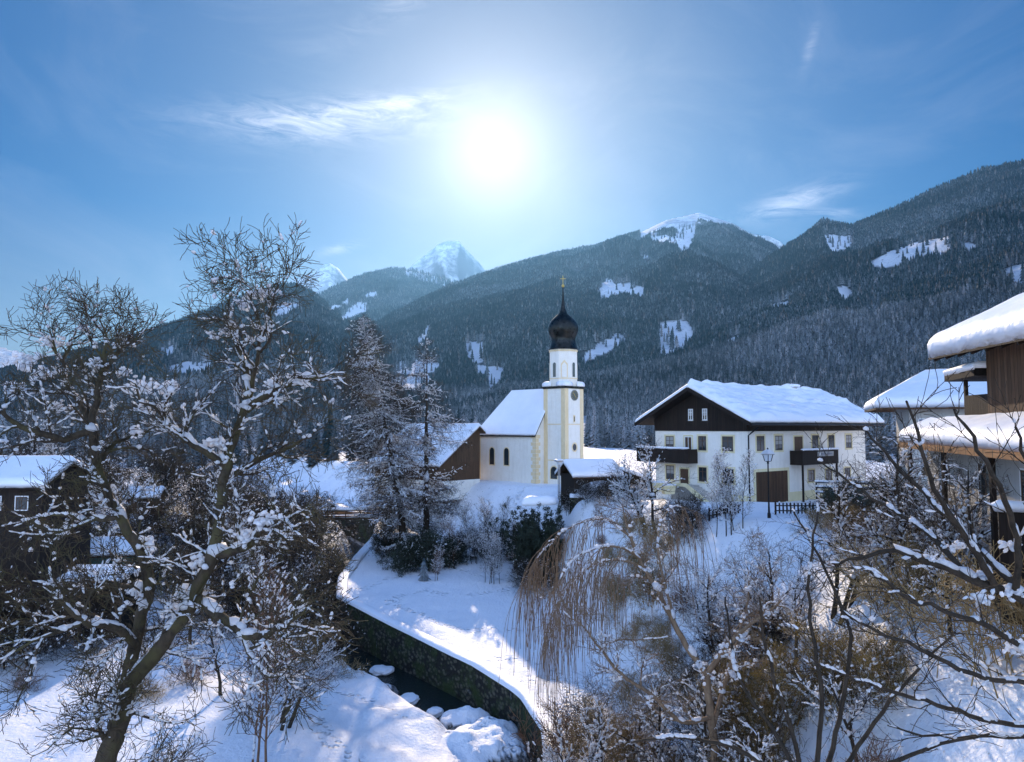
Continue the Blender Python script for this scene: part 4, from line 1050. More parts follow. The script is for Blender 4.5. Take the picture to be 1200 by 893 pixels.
# picket fence along the farmhouse drive
def picket_fence(a, b, z0, z1, label, group):
    a = Vector((a[0], a[1], z0)); b = Vector((b[0], b[1], z1)); L_ = (b - a).length; ang = math.atan2(b.y - a.y, b.x - a.x)
    f = thing('picket_fence', label, 'fence', a, ang, group); n = int(L_ / .26); dz = (z1 - z0) / L_
    m = MB()
    for k in range(n):
        x = k * .26; h = .78; z = x * dz
        m.prism([(x, z + .05), (x + .11, z + .05), (x + .11, z + h), (x + .055, z + h + .09), (x, z + h)], 1, -.012, .012)
    m.build('pickets', M['wood_dark_x'], f)
    MB().bar((0, .035, .25), (L_, .035, .25 + L_ * dz), .05, .08).bar((0, .035, .62), (L_, .035, .62 + L_ * dz), .05, .08).build('rail', M['wood_dark_x'], f)
    for k in range(int(L_ / 2.4) + 1): MB().box(k * 2.4, k * 2.4 + .11, .06, .17, -.5, .95 + k * 2.4 * dz).build('post', M['wood_dark_x'], f)
    m = MB(); rs_ = np.random.RandomState(int(L_ * 10))
    for k in range(n):
        if rs_.rand() < .6:
            x = k * .26 + .055; z = x * dz + .85; m.lathe([(.01, z - .02), (.07, z), (.06, z + .06), (.01, z + .10)], x, 0, 7)
    m.build('snow', M['snow_clump'], f, smooth=True)
fz = lambda x, y: gz(x, y) - .05
picket_fence((at(832, 600, 54).x, 54.4), (at(868, 600, 54).x, 54.0), fz(14.8, 54.4) + .1, fz(17, 54) + .1, 'short dark picket fence near the farmhouse corner, half buried in snow', 'picket fences by the drive')
picket_fence((at(906, 600, 54).x, 53.6), (at(1070, 600, 53).x, 52.0), fz(19.5, 53.6) + .1, fz(29.5, 52.0) + .1, 'long dark picket fence with snow tipped pales in front of the parked car', 'picket fences by the drive')
# rail fence behind the car
a, b = (26.8, 64.5), (36.5, 60.5)
rfz = gz(30, 62)
f = thing('rail_fence', 'horizontal rail fence with snow lying on each rail behind the parked car', 'fence', (a[0], a[1], rfz), math.atan2(b[1] - a[1], b[0] - a[0]))
for k, z in enumerate((.7, 1.15, 1.6)):
    r_ = MB().bar((0, 0, z), (10.5, 0, z), .06, .16).build('rail', M['wood_dark_x'], f)
    snow_slab('snow', r_, (0, -.05, z + .08), (10.5, -.05, z + .08), (10.5, .05, z + .08), (0, .05, z + .08), .12, 40, 3, (1, 1, 1, 1), .05, .03, 80 + k)
for k in range(5): MB().box(k * 2.55, k * 2.55 + .13, .03, .16, -.5, 1.8).build('post', M['wood_dark_x'], f)

# lantern
lx, ly = at(900, 545, 51).x, 51.0; lz = at(900, 541, 51).z; g = gz(lx, ly)
ln = thing('street_lantern', 'old fashioned four sided black lantern with snow on its cap on a tall post', 'street lamp', (lx, ly, g), math.radians(30))
h0 = lz - g
MB().lathe([(.12, -.5), (.12, .3), (.075, .4), (.055, 1.2), (.045, h0 - .15), (.09, h0 - .1), (.05, h0)], 0, 0, 12).build('post', M['black'], ln)
hd = MB().lathe([(.17, h0), (.19, h0 + .04), (.05, h0 + .05)], 0, 0, 4, .5)
for k in range(4):
    a_ = math.pi / 4 + k * math.pi / 2; hd.bar((.21 * math.cos(a_), .21 * math.sin(a_), h0 + .03), (.34 * math.cos(a_), .34 * math.sin(a_), h0 + .50), .035)
hd.lathe([(.46, h0 + .50), (.47, h0 + .53), (.12, h0 + .80), (.05, h0 + .84), (.06, h0 + .92), (.01, h0 + .98)], 0, 0, 4, .5)
ho = hd.build('lantern_head', M['black'], ln)
MB().lathe([(.19, h0 + .05), (.31, h0 + .495)], 0, 0, 4, .5).build('glass', M['lampglass'], ho)
sn = MB().lathe([(.47, h0 + .535), (.46, h0 + .60), (.30, h0 + .76), (.13, h0 + .86)], 0, 0, 4, .5)
sn.v = [(x, y, z) if x > -.05 else (x, y, z) for x, y, z in sn.v]
so_ = sn.build('snow', M['snow_clump'], ho, smooth=False)
so_.data.transform(Matrix.Translation((-.02, -.02, -.012)))
# modern lamp by the church
lx, ly = at(655, 545, 86).x, 86.0; g = gz(lx, ly); top = at(655, 541, 86).z
ml = thing('street_lamp', 'slim pale street lamp with a square box head in front of the church', 'street lamp', (lx, ly, g), math.radians(20))
h0 = top - g
MB().tube([(-.09, 0, -.3), (-.09, 0, h0)], .06, 8).tube([(.09, 0, -.3), (.09, 0, h0)], .06, 8).build('post', M['grey_metal'], ml)
hb_ = MB().box(-.42, .42, -.42, .42, h0 + .02, h0 + .14).build('lamp_head', M['grey_metal'], ml)
MB().lathe([(.18, h0 - .35), (.34, h0 + .02)], 0, 0, 12).build('reflector', M['lampglass'], hb_)
snow_slab('snow', hb_, (-.42, -.42, h0 + .14), (.42, -.42, h0 + .14), (.42, .42, h0 + .14), (-.42, .42, h0 + .14), .16, 10, 10, (1, 1, 1, 1), .15, .02, 88)

# parked car
cx_, cy_ = at(1000, 580, 58.5).x, 58.5
car = thing('parked_car', 'dark teal estate car with frosted windows parked behind the picket fence', 'car', (cx_, cy_, gz(cx_, cy_) + .02), math.radians(-8))
prof_ = [(-2.1, .35), (-2.15, .75), (-2.0, .98), (-1.75, 1.30), (-1.45, 1.45), (.1, 1.47), (.45, 1.40), (1.15, .98), (1.95, .84), (2.15, .62), (2.15, .35), (1.75, .28), (-1.7, .28)]
def loft(profile, ys, shrink):
    m = MB(); n = len(profile)
    for y, s, zt in zip(ys, shrink, (0, 0, 0, 0, 0, 0)):
        for x, z in profile: m.v.append((x * s, y * (1 - .16 * max(0, (z - .9)) / .57) , .28 + (z - .28) * (1 if z < .9 else 1)))
    for i in range(len(ys) - 1):
        for k in range(n): m.f.append((i * n + k, i * n + (k + 1) % n, (i + 1) * n + (k + 1) % n, (i + 1) * n + k))
    m.f.append(tuple(range(n))); m.f.append(tuple(range((len(ys) - 1) * n + n - 1, (len(ys) - 1) * n - 1, -1)))
    return m
body = loft(prof_, (-.86, -.80, .80, .86), (.975, 1, 1, .975)).build('body', M['car'], car, bevel=.04)
for s in (-1, 1):
    MB().quad((-1.55, s * .872 * .98, 1.0), (.95, s * .872 * .98, 1.0), (.38, s * .80, 1.34), (-1.35, s * .80, 1.34)).build('side_window', M['glass'], body)
MB().quad((1.14, -.66, 1.01), (1.14, .66, 1.01), (.50, .60, 1.385), (.50, -.60, 1.385)).build('windscreen', M['curtain'], body)
for x in (-1.35, 1.35):
    for s in (-1, 1):
        w = MB().tube([(x, s * .70, .32), (x, s * .89, .32)], .32, 18).build('wheel', M['rubber'], car); MB().tube([(x, s * .885, .32), (x, s * .90, .32)], .19, 12).build('rim', M['grey_metal'], w)
for s in (-1, 1): MB().box(2.02, 2.10, s * .62 - .16, s * .62 + .16, .64, .78).build('headlight', M['lampglass'], body)
snow_slab('snow', body, (-1.5, -.62, 1.465), (.15, -.62, 1.465), (.15, .62, 1.465), (-1.5, .62, 1.465), .16, 24, 14, (1, 1, 1, 1), .2, .02, 90)
snow_slab('snow', body, (1.2, -.68, .95), (1.95, -.66, .83), (1.95, .66, .83), (1.2, .68, .95), .12, 14, 14, (1, 1, 1, 1), .2, .02, 91)
# yellow feed tubs and a snow capped table beside the farmhouse
for px, py, w, lb in ((768, 570, 1.3, 'yellow bin half hidden behind a snow heap'), (783, 573, 1.1, 'second yellow bin, the one nearer the farmhouse steps')):
    x = at(px, py, 66).x; z = gz(x, 66)
    zz = at(px, py, 66).z
    t_ = thing('bin', lb, 'bin', (x, 66, zz - .45), .2, 'yellow bins by the farmhouse')
    b_ = MB(); b_.v = [(-w / 2 + .08, -.35, 0), (w / 2 - .08, -.35, 0), (w / 2 - .08, .35, 0), (-w / 2 + .08, .35, 0), (-w / 2, -.42, .62), (w / 2, -.42, .62), (w / 2, .42, .62), (-w / 2, .42, .62)]; b_.f = [(0, 3, 2, 1), (4, 5, 6, 7), (0, 1, 5, 4), (1, 2, 6, 5), (2, 3, 7, 6), (3, 0, 4, 7)]
    b_.build('tub', M['yellow'], t_, bevel=.03); lo_ = MB().prism([(-.46, .63), (.46, .63), (.40, .74), (-.40, .80)], 0, -w / 2 - .04, w / 2 + .04).build('lid', M['yellow'], t_)
    snow_slab('snow', lo_, (-w / 2, -.4, .79), (w / 2, -.4, .79), (w / 2, .4, .76), (-w / 2, .4, .76), .16, 10, 8, (1, 1, 1, 1), .15, .02, 92)
# board fence at the right edge
bx0 = at(1172, 640, 24); 
bfz = gz(bx0.x, 24)
f = thing('board_fence', 'tall dark board fence with a snow crown below the lean-to', 'fence', (bx0.x, 24, bfz - .3), math.radians(-25))
hh = at(1172, 597, 24).z - bfz + .3
MB().box(0, 7, 0, .04, 0, hh).build('boards', M['wood_dark_x'], f)
for k in range(4): MB().box(k * 2.2, k * 2.2 + .12, .05, .17, -.5, hh + .05).build('post', M['wood_dark_x'], f)
snow_slab('snow', f, (-.1, -.12, hh), (7, -.12, hh), (7, .2, hh), (-.1, .2, hh), .3, 40, 6, (1, 1, 1, 1), .15, .05, 93)

# boulders and snow mounds in the stream bed
BL = []
def blob_mesh(name, seed, sub=3, amp=.32):
    import bmesh
    bm = bmesh.new(); bmesh.ops.create_icosphere(bm, subdivisions=sub, radius=1)
    P = np.array([v.co[:] for v in bm.verts])
    d = 1 + amp * 2 * fbm(P[:, 0] * 1.3 + seed * 7, P[:, 1] * 1.3 + P[:, 2] * 1.7, 3, seed)
    for v, k in zip(bm.verts, d): v.co *= k
    me = bpy.data.meshes.new(name); bm.to_mesh(me); bm.free(); me.polygons.foreach_set('use_smooth', [True] * len(me.polygons)); return me
bms = [blob_mesh('boulder', k) for k in range(4)]; sms = [blob_mesh('snow', 20 + k, 4, .42) for k in range(3)]
for m_ in bms: m_.materials.append(M['rock'])
for m_ in sms: m_.materials.append(M['snow'])
bl = [(476, 862, 1.0, .6), (500, 852, .55, .45), (487, 872, .8, .5), (509, 838, .6, .5), (463, 874, .7, .45), (485, 888, .45, .3), (480, 822, .8, .45), (447, 788, .9, .5), (504, 888, .4, .3), (497, 866, .4, .25)]
lbs = ['flat snow capped boulder at the foot of the snow bank', 'small rounded boulder under a snow cushion in midstream', 'low boulder with a thin snow cap at the head of the riffle', 'snow topped boulder standing against the embankment wall', 'half snowy stone touching the snow bank', 'small wet stone poking from the riffle', 'snow capped stone midway up the dark channel', 'farthest snow capped stone, where the channel bends', 'little wet stone beside the largest snow mound', 'smallest wet stone in midstream']
for k, ((px, py, s, hgt), lb) in enumerate(zip(bl, lbs)):
    v = ray(px, py); zz = CZ - 20.68; kk = (zz - CZ) / v[2]; x, y = v[0] * kk, v[1] * kk
    t_ = thing('boulder', lb, 'boulder', (x, y, zz), k * 1.3, 'boulders in the stream bed')
    r_ = new_obj('rock', bms[k % 4], [], t_); r_.scale = (s, s * .85, hgt * .8); r_.location = (0, 0, 0)
    if k not in (5, 8, 9):
        c_ = new_obj('snow', sms[k % 3], [], t_); c_.scale = (s * 1.08, s * .95, hgt * .62); c_.location = (0, 0, hgt * .42)
# ------------------------------------------------------------------ branches and snow on them
class Tree:
    def __init__(s, seed): s.R = random.Random(seed); s.lines = []; s.blobs = []; s.leaf = []
    def add(s, pts, rad): s.lines.append((pts, rad))
    def grow(s, p, d, L, r, lv, S):
        R = s.R; n = S['n'][lv]; seg = L / n; w = S['w'][lv]; up = S['up'][lv]; tp = S['tp']
        dx, dy, dz = d; x, y, z = p; pts = [p]; rad = [r]; dirs = [d]
        for i in range(n):
            dx += R.gauss(0, w); dy += R.gauss(0, w); dz += R.gauss(0, w) + up
            q = 1 / math.sqrt(dx * dx + dy * dy + dz * dz + 1e-9); dx *= q; dy *= q; dz *= q
            x += dx * seg; y += dy * seg; z += dz * seg
            pts.append((x, y, z)); rad.append(max(r * (1 - (i + 1) / n * tp), S['rmin'])); dirs.append((dx, dy, dz))
        s.add(pts, rad)
        s.kids(pts, rad, dirs, L, lv, S)
    def kids(s, pts, rad, dirs, L, lv, S, dens=None, t0=None):
        if lv >= S['max']: return
        R = s.R; n = len(pts) - 1
        k = S['k'][lv]
        if dens: k = max(1, int(L * dens))
        else: k = max(1, int(round(k * R.uniform(.75, 1.25))))
        t0 = S['t0'][lv] if t0 is None else t0; az = R.uniform(0, 6.28)
        for j in range(k):
            t = t0 + (1 - t0) * (j + R.random()) / k; f = t * n; i = min(int(f), n - 1); f -= i
            p = tuple(pts[i][c] + (pts[i + 1][c] - pts[i][c]) * f for c in range(3)); d = dirs[min(i + 1, n)]
            az += 2.4 + R.uniform(-.5, .5); a = S['ang'][lv] * R.uniform(.7, 1.3)
            # perpendicular frame
            ux, uy, uz = (-d[1], d[0], 0) if abs(d[2]) < .95 else (1, 0, 0); q = math.sqrt(ux * ux + uy * uy + uz * uz) + 1e-9; ux /= q; uy /= q; uz /= q
            vx, vy, vz = d[1] * uz - d[2] * uy, d[2] * ux - d[0] * uz, d[0] * uy - d[1] * ux
            ca, sa = math.cos(a), math.sin(a); cz, sz = math.cos(az), math.sin(az)
            nd = tuple(d[c] * ca + ((ux, uy, uz)[c] * cz + (vx, vy, vz)[c] * sz) * sa for c in range(3))
            L2 = S['len'][lv] * (1.15 - .55 * t) * R.uniform(.6, 1.25)
            r0 = rad[i] * (1 - f) + rad[i + 1] * f
            s.grow(p, nd, L2, max(min(r0 * .72, S['r'][lv]), S['rmin']), lv + 1, S)
    def snow(s, prob, rmin, size=1.0, tip=0.0, tipsize=.05, fork=0.0, patch=1.2):
        """lumpy snow lying on branches that are level enough; heaps in forks and on twig ends"""
        R = s.R
        o1 = R.uniform(0, 99)
        for pts, rad in s.lines:
            L = len(pts)
            for i in range(L - 1):
                a, b = pts[i], pts[i + 1]; d = (b[0] - a[0], b[1] - a[1], b[2] - a[2]); l = math.sqrt(d[0] ** 2 + d[1] ** 2 + d[2] ** 2) + 1e-9
                lev = 1 - abs(d[2] / l); r = (rad[i] + rad[i + 1]) / 2
                if r < rmin: continue
                k = math.sin(a[0] * patch + o1) + math.sin(a[1] * patch * 1.3 + 2 * o1) + math.sin(a[2] * patch * 1.7 + 3)
                if R.random() > prob * (lev * .9 + .25) * (1 + .45 * k): continue
                m = max(1, int(l / (max(r, .03) * 3.0)))
                m = min(m, 8)
                for q in range(m):
                    if R.random() < .06: continue
                    t = (q + R.uniform(.2, .8)) / m; w = (max(r * 1.0, .016) + .012) * R.uniform(.75, 1.35) * size
                    h = w * R.uniform(.65, 1.1)
                    s.blobs.append((a[0] + d[0] * t, a[1] + d[1] * t, a[2] + d[2] * t + r * .75 + h * .15, d[0] / l, d[1] / l, d[2] / l, max(l / m * .80, w), w * .92, h * .85))
            if tip and R.random() < tip:
                i = R.randrange(0, L - 1); a, b = pts[i], pts[i + 1]; d = Vector(b) - Vector(a); d.normalize(); w = tipsize * R.choice((.3, .4, .5, .7, 1))
                for q in range(R.choice((1, 2, 3))):
                    f = R.uniform(-1.2, 1.2) * w; s.blobs.append((a[0] + d.x * f + R.gauss(0, w * .3), a[1] + d.y * f + R.gauss(0, w * .3), a[2] + d.z * f + w * .25, d.x, d.y, d.z, w * R.uniform(.7, 1.5), w * R.uniform(.4, .7), w * R.uniform(.4, .7)))
            if fork and rad[0] > rmin and R.random() < fork:
                a = pts[0]; w = (rad[0] * 1.7 + .03) * R.uniform(.7, 1.3) * size; s.blobs.append((a[0], a[1], a[2] + w * .6, 1, 0, 0, w * 1.2, w, w * .9))
    def branches(s, name, m, parent, origin=(0, 0, 0)):
        V = []; F3 = []; F4 = []; base = 0; groups = {}
        for pts, rad in s.lines:
            sides = 9 if rad[0] > .12 else 6 if rad[0] > .05 else 4 if rad[0] > .02 else 3
            groups.setdefault((len(pts), sides), []).append((pts, rad))
        for (n, k), L in groups.items():
            P = np.array([a for a, b in L], float) - np.array(origin); Rr = np.array([b for a, b in L], float)
            T = np.gradient(P, axis=1); T /= np.linalg.norm(T, axis=-1, keepdims=True) + 1e-9
            D = P[:, -1] - P[:, 0]; D /= np.linalg.norm(D, axis=-1, keepdims=True) + 1e-9
            ref = np.where((np.abs(D[:, 2]) > .8)[:, None], np.array([1., .1, 0]), np.array([0, 0.1, 1.]))[:, None]
            U = np.cross(T, np.broadcast_to(ref, T.shape)); U /= np.linalg.norm(U, axis=-1, keepdims=True) + 1e-9
            W = np.cross(T, U)
            a = 2 * np.pi * np.arange(k) / k
            rr_ = Rr[:, :, None, None]
            if k >= 6: rr_ = rr_ * (1 + .12 * np.sin(3 * a + P[:, :, 2:3] * 2.3))[..., None]
            ring = P[:, :, None] + (U[:, :, None] * np.cos(a)[None, None, :, None] + W[:, :, None] * np.sin(a)[None, None, :, None]) * rr_
            m_ = len(L); V.append(ring.reshape(-1, 3))
            j = np.arange(m_)[:, None, None] * (n * k); i = np.arange(n - 1)[None, :, None] * k; q = np.arange(k)[None, None, :]
            b0 = base + j + i; f = np.stack(np.broadcast_arrays(b0 + q, b0 + (q + 1) % k, b0 + k + (q + 1) % k, b0 + k + q), -1).reshape(-1, 4)
            F4.append(f); base += m_ * n * k
        me = mesh_np(name, np.concatenate(V), [np.concatenate(F4)], True)
        return new_obj(name, me, m, parent)
    def snow_obj(s, parent, origin=(0, 0, 0), name='snow_crown', fine=False):
        if not s.blobs: return None
        import bmesh
        bm = bmesh.new(); bmesh.ops.create_icosphere(bm, subdivisions=2 if fine else 1, radius=1); bm.verts.ensure_lookup_table()
        T = np.array([v.co[:] for v in bm.verts]); Fc = np.array([[v.index for v in f.verts] for f in bm.faces]); bm.free()
        B = np.array(s.blobs); n = len(B); rs_ = np.random.RandomState(n % 1000)
        X = B[:, 3:6]; U = np.array([0, 0, 1.]); Y_ = np.cross(U, X); nn = np.linalg.norm(Y_, axis=1, keepdims=True); Y_ = np.where(nn < .1, np.array([0, 1., 0]), Y_ / (nn + 1e-9)); Zz = np.cross(X, Y_)
        J = T[None] * (1 + rs_.uniform(-.24, .24, (n, len(T), 1)))
        P = B[:, None, :3] + X[:, None] * (J[..., 0:1] * B[:, None, 6:7]) + Y_[:, None] * (J[..., 1:2] * B[:, None, 7:8]) + Zz[:, None] * (J[..., 2:3] * B[:, None, 8:9])
        F = (Fc[None] + np.arange(n)[:, None, None] * len(T)).reshape(-1, 3)
        me = mesh_np(name, P.reshape(-1, 3) - np.array(origin), [F], True)
        return new_obj(name, me, M['snow_clump'], parent)
    def leaves(s, name, m, parent, n_per, spread, size, rmax=.02, origin=(0, 0, 0), seed=0, flat=.5):
        """small leaf sized faces scattered round the thin branches"""
        rs_ = np.random.RandomState(seed); C = []
        for pts, rad in s.lines:
            if rad[0] > rmax: continue
            P = np.array(pts)
            for q in range(n_per):
                i = rs_.randint(0, len(P) - 1); f = rs_.rand(); C.append(P[i] * (1 - f) + P[i + 1] * f)
        C = np.array(C) + rs_.normal(0, spread, (len(C), 3)); n = len(C)
        a = rs_.normal(0, 1, (n, 3)); a /= np.linalg.norm(a, axis=1, keepdims=True); b = rs_.normal(0, 1, (n, 3)); b = np.cross(a, b); b /= np.linalg.norm(b, axis=1, keepdims=True)
        sz = rs_.uniform(.6, 1.4, (n, 1)) * size
        V = np.stack([C + a * sz, C + b * sz * flat * .5, C - a * sz * .6, C - b * sz * flat * .5], 1).reshape(-1, 3) - np.array(origin)
        F = np.arange(n * 4).reshape(-1, 4)
        me = mesh_np(name, V, [F]); return new_obj(name, me, m, parent)
LS = 1.0; LD = 1.0
def limb(T, pts, rads, S, lv, dens, wob=.05, step=.3, t0=.1, kidlv=None):
    """hand placed limb through world points, resampled and wobbled, with procedural side branches"""
    P = np.array([tuple(p) for p in pts], float); n = len(P)
    sl = np.concatenate([[0], np.cumsum(np.linalg.norm(np.diff(P, axis=0), axis=1))]); s_ = np.arange(0, sl[-1], step); s_ = np.append(s_, sl[-1])
    # smooth (Catmull like) by cubic-ish interpolation of a moving average
    Q = np.stack([np.interp(s_, sl, P[:, c]) for c in range(3)], 1)
    for _ in range(3): Q[1:-1] = (Q[:-2] + 2 * Q[1:-1] + Q[2:]) / 4
    rs_ = np.random.RandomState(int(abs(P.sum() * 10)) % 9999)
    Q[1:-1] += rs_.normal(0, wob, Q[1:-1].shape) * np.linspace(.4, 1, len(Q) - 2)[:, None]
    R_ = np.interp(s_, sl, rads) * LS; dens = dens * LD
    T.add([tuple(p) for p in Q], [float(r) for r in R_])
    D = np.gradient(Q, axis=0); D /= np.linalg.norm(D, axis=1, keepdims=True)
    T.kids([tuple(p) for p in Q], [float(r) for r in R_], [tuple(d) for d in D], sl[-1], lv, S, dens=dens, t0=t0)

# ---- the old fruit tree that fills the left of the view
S_fruit = dict(n=[8, 7, 6, 5, 4], w=[.15, .17, .2, .22, .2], up=[.02, .03, .03, .04, .03], tp=.75, rmin=.0065, k=[6, 7, 8, 6, 4], ang=[.9, .85, .8, .75, .7], t0=[.2, .18, .15, .15, .1],
               len=[2.4, 1.5, .8, .45, .3], r=[.07, .034, .016, .009, .006], max=4)
T = Tree(101); YB = 17.0; LS = .8; LD = 1.25
def A(px, py, dy=0): return at(px, py, YB + dy)
gb_ = gz(at(120, 893, YB).x, YB)
trunk0 = Vector((at(108, 960, YB).x, YB, gb_ - .3))
limb(T, [trunk0, at(108, 990, YB), A(125, 893), A(138, 850), A(150, 800)], [.42, .33, .29, .27, .24], S_fruit, 0, .25, .03, t0=.8)
limb(T, [A(150, 800), A(158, 760, .1), A(165, 720, .3), A(178, 685, .4), A(172, 650, .3), A(158, 640, .2), A(140, 605, .1), A(123, 580, 0), A(112, 544, -.1), A(107, 500, 0), A(112, 462, .2), A(120, 436, .3), A(128, 408, .4), A(122, 385, .5), A(119, 362, .7)], [.20, .18, .17, .16, .15, .145, .14, .13, .12, .11, .09, .07, .05, .025, .01], S_fruit, 1, 2.3, .03)
limb(T, [A(150, 802), A(180, 768, -.2), A(212, 728, -.5), A(228, 708, -.7), A(231, 680, -.8), A(252, 655, -.9), A(258, 616, -.9), A(260, 575, -.8), A(265, 539, -.6), A(276, 505, -.4), A(289, 478, -.3), A(295, 448, -.2), A(283, 418, 0), A(272, 388, .1), A(265, 372, .2), A(276, 350, .4), A(284, 325, .6)], [.22, .20, .19, .18, .17, .16, .15, .14, .125, .11, .10, .085, .07, .05, .035, .02, .008], S_fruit, 1, 2.1, .03)
limb(T, [A(107, 505), A(80, 518, -.3), A(45, 511, -.6), A(20, 494, -.9), A(-20, 480, -1.3), A(-60, 470, -1.6)], [.11, .10, .09, .07, .04, .02], S_fruit, 1, 2.4)
limb(T, [A(109, 512), A(104, 492, .4), A(91, 468, .8), A(77, 448, 1.1), A(69, 421, 1.3), A(78, 400, 1.4), A(98, 392, 1.5), A(104, 372, 1.7)], [.10, .095, .085, .07, .055, .04, .025, .008], S_fruit, 1, 2.4)
limb(T, [A(69, 421, 1.3), A(55, 395, 1.4), A(40, 370, 1.6)], [.05, .03, .008], S_fruit, 1, 2.6)
limb(T, [A(120, 436, .3), A(143, 405, .6), A(165, 380, .9)], [.06, .035, .008], S_fruit, 1, 2.6)
limb(T, [A(289, 480, -.3), A(310, 462, -.6), A(339, 448, -1.0), A(370, 441, -1.3), A(402, 437, -1.6)], [.11, .09, .07, .045, .01], S_fruit, 1, 2.6)
limb(T, [A(292, 470), A(304, 425, -.4), A(306, 388, -.6), A(301, 360, -.8), A(288, 330, -1), A(280, 308, -1.1)], [.07, .06, .045, .03, .016, .006], S_fruit, 1, 2.4)
limb(T, [A(306, 400, -.6), A(320, 360, -.9), A(323, 335, -1.1), A(330, 310, -1.3)], [.04, .028, .016, .006], S_fruit, 1, 2.6)
limb(T, [A(265, 545, -.6), A(235, 525, -1.1), A(200, 500, -1.6), A(170, 470, -2.0), A(150, 445, -2.3)], [.11, .09, .07, .045, .012], S_fruit, 1, 2.4)
limb(T, [A(262, 560), A(300, 540, .6), A(345, 520, 1.2), A(380, 500, 1.7)], [.10, .08, .05, .012], S_fruit, 1, 2.2)
limb(T, [A(255, 650, -.9), A(282, 645, -1.2), A(302, 628, -1.6), A(312, 608, -1.9), A(340, 612, -2.2), A(372, 640, -2.5)], [.13, .11, .09, .07, .04, .012], S_fruit, 1, 2.2)
limb(T, [A(230, 700, -.7), A(262, 726, -1.1), A(286, 748, -1.5), A(320, 744, -1.9), A(350, 724, -2.2), A(372, 700, -2.5)], [.16, .14, .12, .07, .045, .012], S_fruit, 1, 2.2)
limb(T, [A(286, 748, -1.5), A(296, 775, -1.7), A(318, 800, -1.9), A(350, 800, -2.2)], [.08, .06, .04, .01], S_fruit, 1, 2.2)
limb(T, [A(158, 755), A(146, 736, -.5), A(120, 730, -1.0), A(93, 732, -1.4), A(72, 704, -1.8), A(55, 680, -2.1)], [.13, .12, .10, .08, .05, .012], S_fruit, 1, 2.4)
limb(T, [A(93, 732, -1.4), A(60, 742, -1.8), A(28, 758, -2.1), A(-15, 778, -2.4)], [.065, .05, .035, .01], S_fruit, 1, 2.6)
limb(T, [A(129, 870), A(105, 845, -.5), A(70, 858, -.9), A(35, 888, -1.2)], [.05, .035, .022, .008], S_fruit, 2, 2.4)
limb(T, [A(150, 838), A(170, 838, -.5), A(205, 850, -.9), A(240, 846, -1.3)], [.05, .035, .022, .008], S_fruit, 2, 2.4)
limb(T, [A(176, 690, .4), A(150, 690, .9), A(118, 675, 1.3), A(80, 690, 1.8)], [.09, .07, .04, .01], S_fruit, 1, 2.4)
limb(T, [A(140, 605), A(100, 610, .8), A(60, 600, 1.5), A(20, 615, 2.1)], [.09, .07, .04, .01], S_fruit, 1, 2.4)
limb(T, [A(112, 545), A(135, 520, .7), A(160, 505, 1.2), A(195, 500, 1.8)], [.08, .06, .035, .01], S_fruit, 1, 2.2)
print('fruit tree lines', len(T.lines)); LS = 1.0; LD = 1.0
T.snow(.85, .0085, .95, tip=.05, tipsize=.06, fork=.3)
R = T.R
for px, py, dy, w in ((112, 428, .2, .16), (145, 436, .5, .14), (169, 452, .6, .22), (158, 505, .3, .14), (30, 425, .6, .26), (46, 437, .6, .18), (68, 476, .8, .17), (20, 452, .4, .16), (270, 385, .1, .16), (283, 358, .2, .17), (300, 345, -.7, .18), (313, 343, -.8, .12), (155, 795, 0, .22), (222, 698, -.7, .3), (205, 715, -.5, .2), (232, 660, -.9, .2), (262, 535, -.6, .2), (310, 610, -1.9, .2), (290, 630, -1.5, .2), (196, 455, -1.9, .22), (124, 578, .1, .22), (175, 640, .3, .2), (165, 690, .3, .26), (250, 520, -.7, .2), (320, 450, -.7, .18), (352, 448, -1.1, .16), (300, 470, -.3, .22), (60, 400, 1.2, .18), (100, 385, 1.5, .14)):
    c = A(px, py, dy)
    for q in range(30): T.blobs.append((c.x + R.gauss(0, w * .6), c.y + R.gauss(0, w * .5), c.z + R.gauss(0, w * .42), 1, 0, R.uniform(-.8, .8), w * R.uniform(.12, .42), w * R.uniform(.12, .36), w * R.uniform(.12, .34)))
ft = thing('fruit_tree', 'big old bare fruit tree with forked trunk and snow heaped in its crooked limbs', 'tree', tuple(trunk0))
T.branches('limbs', M['bark'], ft, tuple(trunk0)); T.snow_obj(ft, tuple(trunk0))

# ---- generic shrubs and small trees: prototypes and copies
def proto(kind, seed, S, stems, spread, bark, lean=.35, **sn):
    T = Tree(seed); R = T.R
    for k in range(stems):
        a = R.uniform(0, 6.28); q = R.uniform(0, lean); T.grow((R.gauss(0, spread), R.gauss(0, spread), -.35), (math.cos(a) * math.sin(q), math.sin(a) * math.sin(q), math.cos(q)), S['len0'] * R.uniform(.75, 1.15), S['r0'] * R.uniform(.7, 1.1), 0, S)
    T.snow(**sn)
    return T
PROT = {}
def shrub(key, label, x, y, s, rz, z=None, group=None, name=None, cat='shrub'):
    if z is None: z = gz(x, y)
    T, bark, nm, ct = PROT[key][:4]
    r = thing(name or nm, label, ct, (x, y, z), rz, group); r.scale = (s, s, s)
    if PROT[key][4] is None:
        kids = [T.branches('branches', bark, r)]
        sn = T.snow_obj(r)
        if sn: kids.append(sn)
        if len(PROT[key]) > 5 and PROT[key][5]:
            kids.append(T.leaves('foliage', *PROT[key][5][0:1], r, *PROT[key][5][1:]))
        PROT[key][4] = kids
    else:
        for k in PROT[key][4]:
            c = k.copy(); COL.objects.link(c); c.parent = r
    return r
